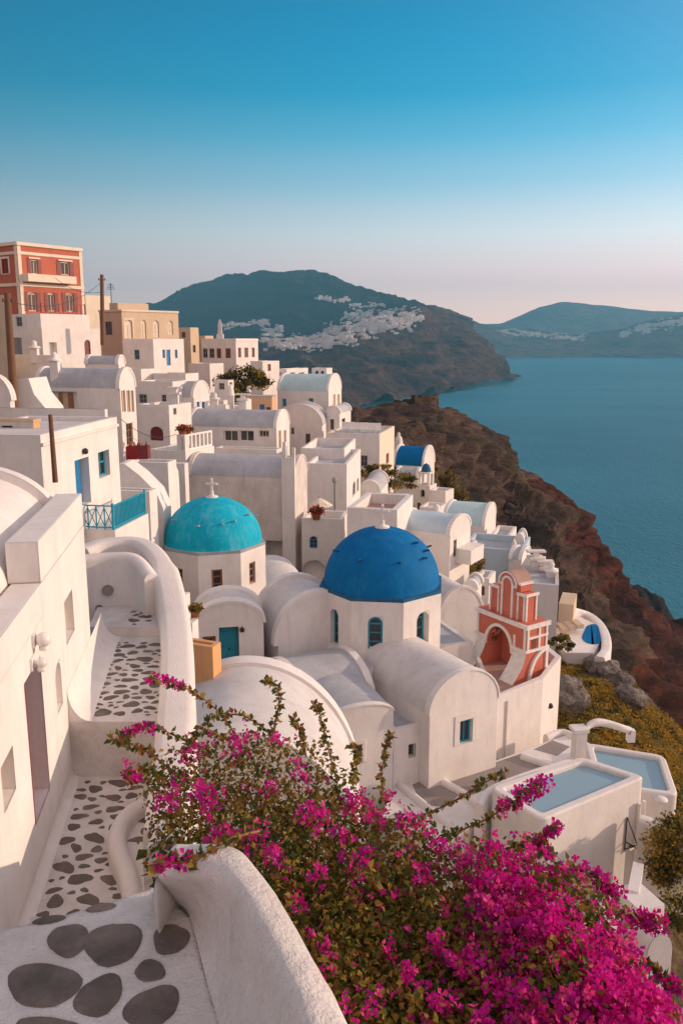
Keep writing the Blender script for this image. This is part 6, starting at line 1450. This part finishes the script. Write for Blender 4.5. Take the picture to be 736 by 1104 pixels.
def wire(label, a_, b_, sag):
    pts = [a_.lerp(b_, k / 24) - UP * (sag * 4 * (k / 24) * (1 - k / 24)) for k in range(25)]; mb = MB(); mb.tube(pts, .022, 5)
    tag(mb.build('power_cable', 'iron', origin=a_), label, 'cable')
wire('thin black cable sagging between the two tall wooden poles', p1b - UP * .5, p2b - UP * .6, 1.1)
wire('second thin cable running to the coral house wall', p2b - UP * 1.6, P(60, 300, 87), .6)
wire('loose cable drooping over the stall terrace', P(131, 452, 60), P(190, 468, 66), .7)
def flowerpot(label, px, py, Y, s, n, mats, seed, pot='clay'):
    rr = random.Random(seed); p = P(px, py, Y); rt = root('flower_pot', p, label, 'flower pot')
    mb = MB(); mb.lathe(p, [(0, 0), (s * .55, 0), (s * .75, s * .9), (s * .85, s * .95), (s * .8, s * 1.05), (s * .6, s)], 12); mb.build('pot', pot, rt)
    mb = MB()
    for _ in range(n): d = rvec(rr); d.z = abs(d.z); leaf(mb, rr, p + UP * s + Vector((d.x, d.y, d.z * .9)) * s * 1.3 * rr.random() ** .5, s * .55, rr.choice(range(len(mats))), .5, .5)
    mb.build('plant', mats, rt)
house('white pier and gate block beside the turquoise dome church', 186, 198, 212, 643, 735, 27.5, -15, depth=.5, hp=.03, rmat='white', wins=[])
house('lower white ledge pier next to the teal door', 192, 207, 213, 672, 735, 27.0, -15, depth=.5, hp=.03, rmat='white')
flowerpot('potted green succulent by the teal door chapel', 211, 665, 27.6, .22, 260, ['leaf_green', 'leaf_olive', 'leaf_rust'], 3)
flowerpot('pot of red flowers on the white terrace behind the deep blue dome', 341, 560, 57.3, .45, 260, ['red_petal', 'red_petal', 'leaf_green'], 4)
flowerpot('pot of red geraniums on the pillar beside the panelled balustrade', 197, 470, 60.6, .4, 220, ['red_petal', 'leaf_green'], 5)
flowerpot('second smaller pot of red geraniums behind the balustrade', 203, 469, 61.5, .35, 180, ['red_petal', 'leaf_green'], 6)
def stall(label, px, py, Y, w, h, mat):
    p = P(px, py, Y); rt = root('stall_table', p, label, 'table'); mb = MB(); mb.box(p + Vector((-w / 2, -.35, h)), (w, 0, 0), (0, .7, 0), (0, 0, .05)); mb.build('tabletop', 'wood', rt)
    mb = MB(); n = 16
    for f in range(1):
        rows_ = [[p + Vector((-w / 2 - .03 + (w + .06) * k / n, -.38 - .03 * math.sin(k * 2.1) * (1 if j == 0 else 0), (.05 if j == 0 else h + .06))) for k in range(n + 1)] for j in range(2)]; rows_.append([q + Vector((0, .76, 0)) for q in rows_[1]]); mb.grid(rows_, 0, True)
        for x in (0, n): mb.add([rows_[0][x], rows_[1][x], rows_[2][x], rows_[2][x] - UP * h])
    mb.build('cloth', mat, rt)
    return p + UP * (h + .07)
t1 = stall('table draped in dark red cloth on the left of the stall terrace', 146, 499, 52, .85, 1.0, 'red_cloth'); t2 = stall('table draped in bright red cloth on the right of the stall terrace', 155, 498, 52, .7, .95, 'maroon')
rr = random.Random(9)
for k in range(6):
    p = (t1 if k < 3 else t2) + Vector(((k % 3 - 1) * .24, 0, 0)); mb = MB(); h = rr.uniform(.2, .38); mb.lathe(p, [(.0, 0), (.08, 0), (.1, h * .4), (.04, h * .75), (.06, h), (0, h)], 8)
    o = mb.build('vase', ['clay', 'beige', 'wood'][k % 3], origin=p); tag(o, 'small pottery vase displayed on a red draped table', 'vase', 'vases on the red stall tables')
def lounge(label, px, py, Y, s=1.0):
    p = P(px, py, Y); rt = root('garden_chair', p, label, 'chair', 'white chairs on the cream house roof'); mb = MB(); mb.box(p + Vector((-.3 * s, -.3 * s, .4 * s)), (.6 * s, 0, 0), (0, .6 * s, 0), (0, 0, .08 * s)); mb.build('seat', 'trim_white', rt)
    mb = MB(); mb.box(p + Vector((-.3 * s, .24 * s, .49 * s)), (.6 * s, 0, 0), (0, .07 * s, 0), (0, 0, .5 * s)); mb.build('backrest', 'trim_white', rt)
    for x in (-.28, .22):
        for y in (-.28, .22): mb = MB(); mb.box(p + Vector((x * s, y * s, 0)), (.06 * s, 0, 0), (0, .06 * s, 0), (0, 0, .399 * s)); mb.build('leg', 'trim_white', rt)
for k, (px, Y) in enumerate(((372, 90), (379, 89), (386, 90.5), (393, 88.5), (400, 89), (407, 88))): lounge('white chair in the row on the flat roof of the cream house', px, 467 + .3 * k, Y, 1.2)
p = P(344, 545, 62.5); rt = root('parasol', p - UP * 1.2, 'low cream parasol on the terrace left of the street lamp', 'parasol'); mb = MB(); mb.lathe(p, [(1.05, 0), (1.0, .08), (.5, .4), (.03, .6)], 8, smooth=False); mb.build('canopy', 'cream', rt); mb = MB(); mb.tube([p - UP * 1.5, p + UP * .7], .04, 6); mb.build('pole', 'wood', rt)
p = P(360.5, 552, 62); rt = root('street_lamp', p, 'small black lamp post on the terrace behind the deep blue dome', 'street lamp'); mb = MB(); mb.tube([p, p + UP * 2.2], .045, 6); mb.build('post', 'iron', rt); mb = MB(); mb.lathe(p + UP * 2.2, [(.05, 0), (.16, .08), (.2, .35), (.08, .45), (0, .5)], 6); mb.build('lantern', 'grey_frame', rt)
p = P(120, 318, 121); rt = root('aerial', p - UP * 1, 'thin television aerial on the roof of the cream house', 'aerial'); mb = MB(); mb.tube([p - UP * 1.2, p + UP * 1.6], .05, 5)
for k in range(4): mb.tube([p + Vector((-.6 + .1 * k, 0, .8 + .22 * k)), p + Vector((.6 - .1 * k, 0, .8 + .22 * k))], .03, 4)
mb.build('mast', 'iron', rt)
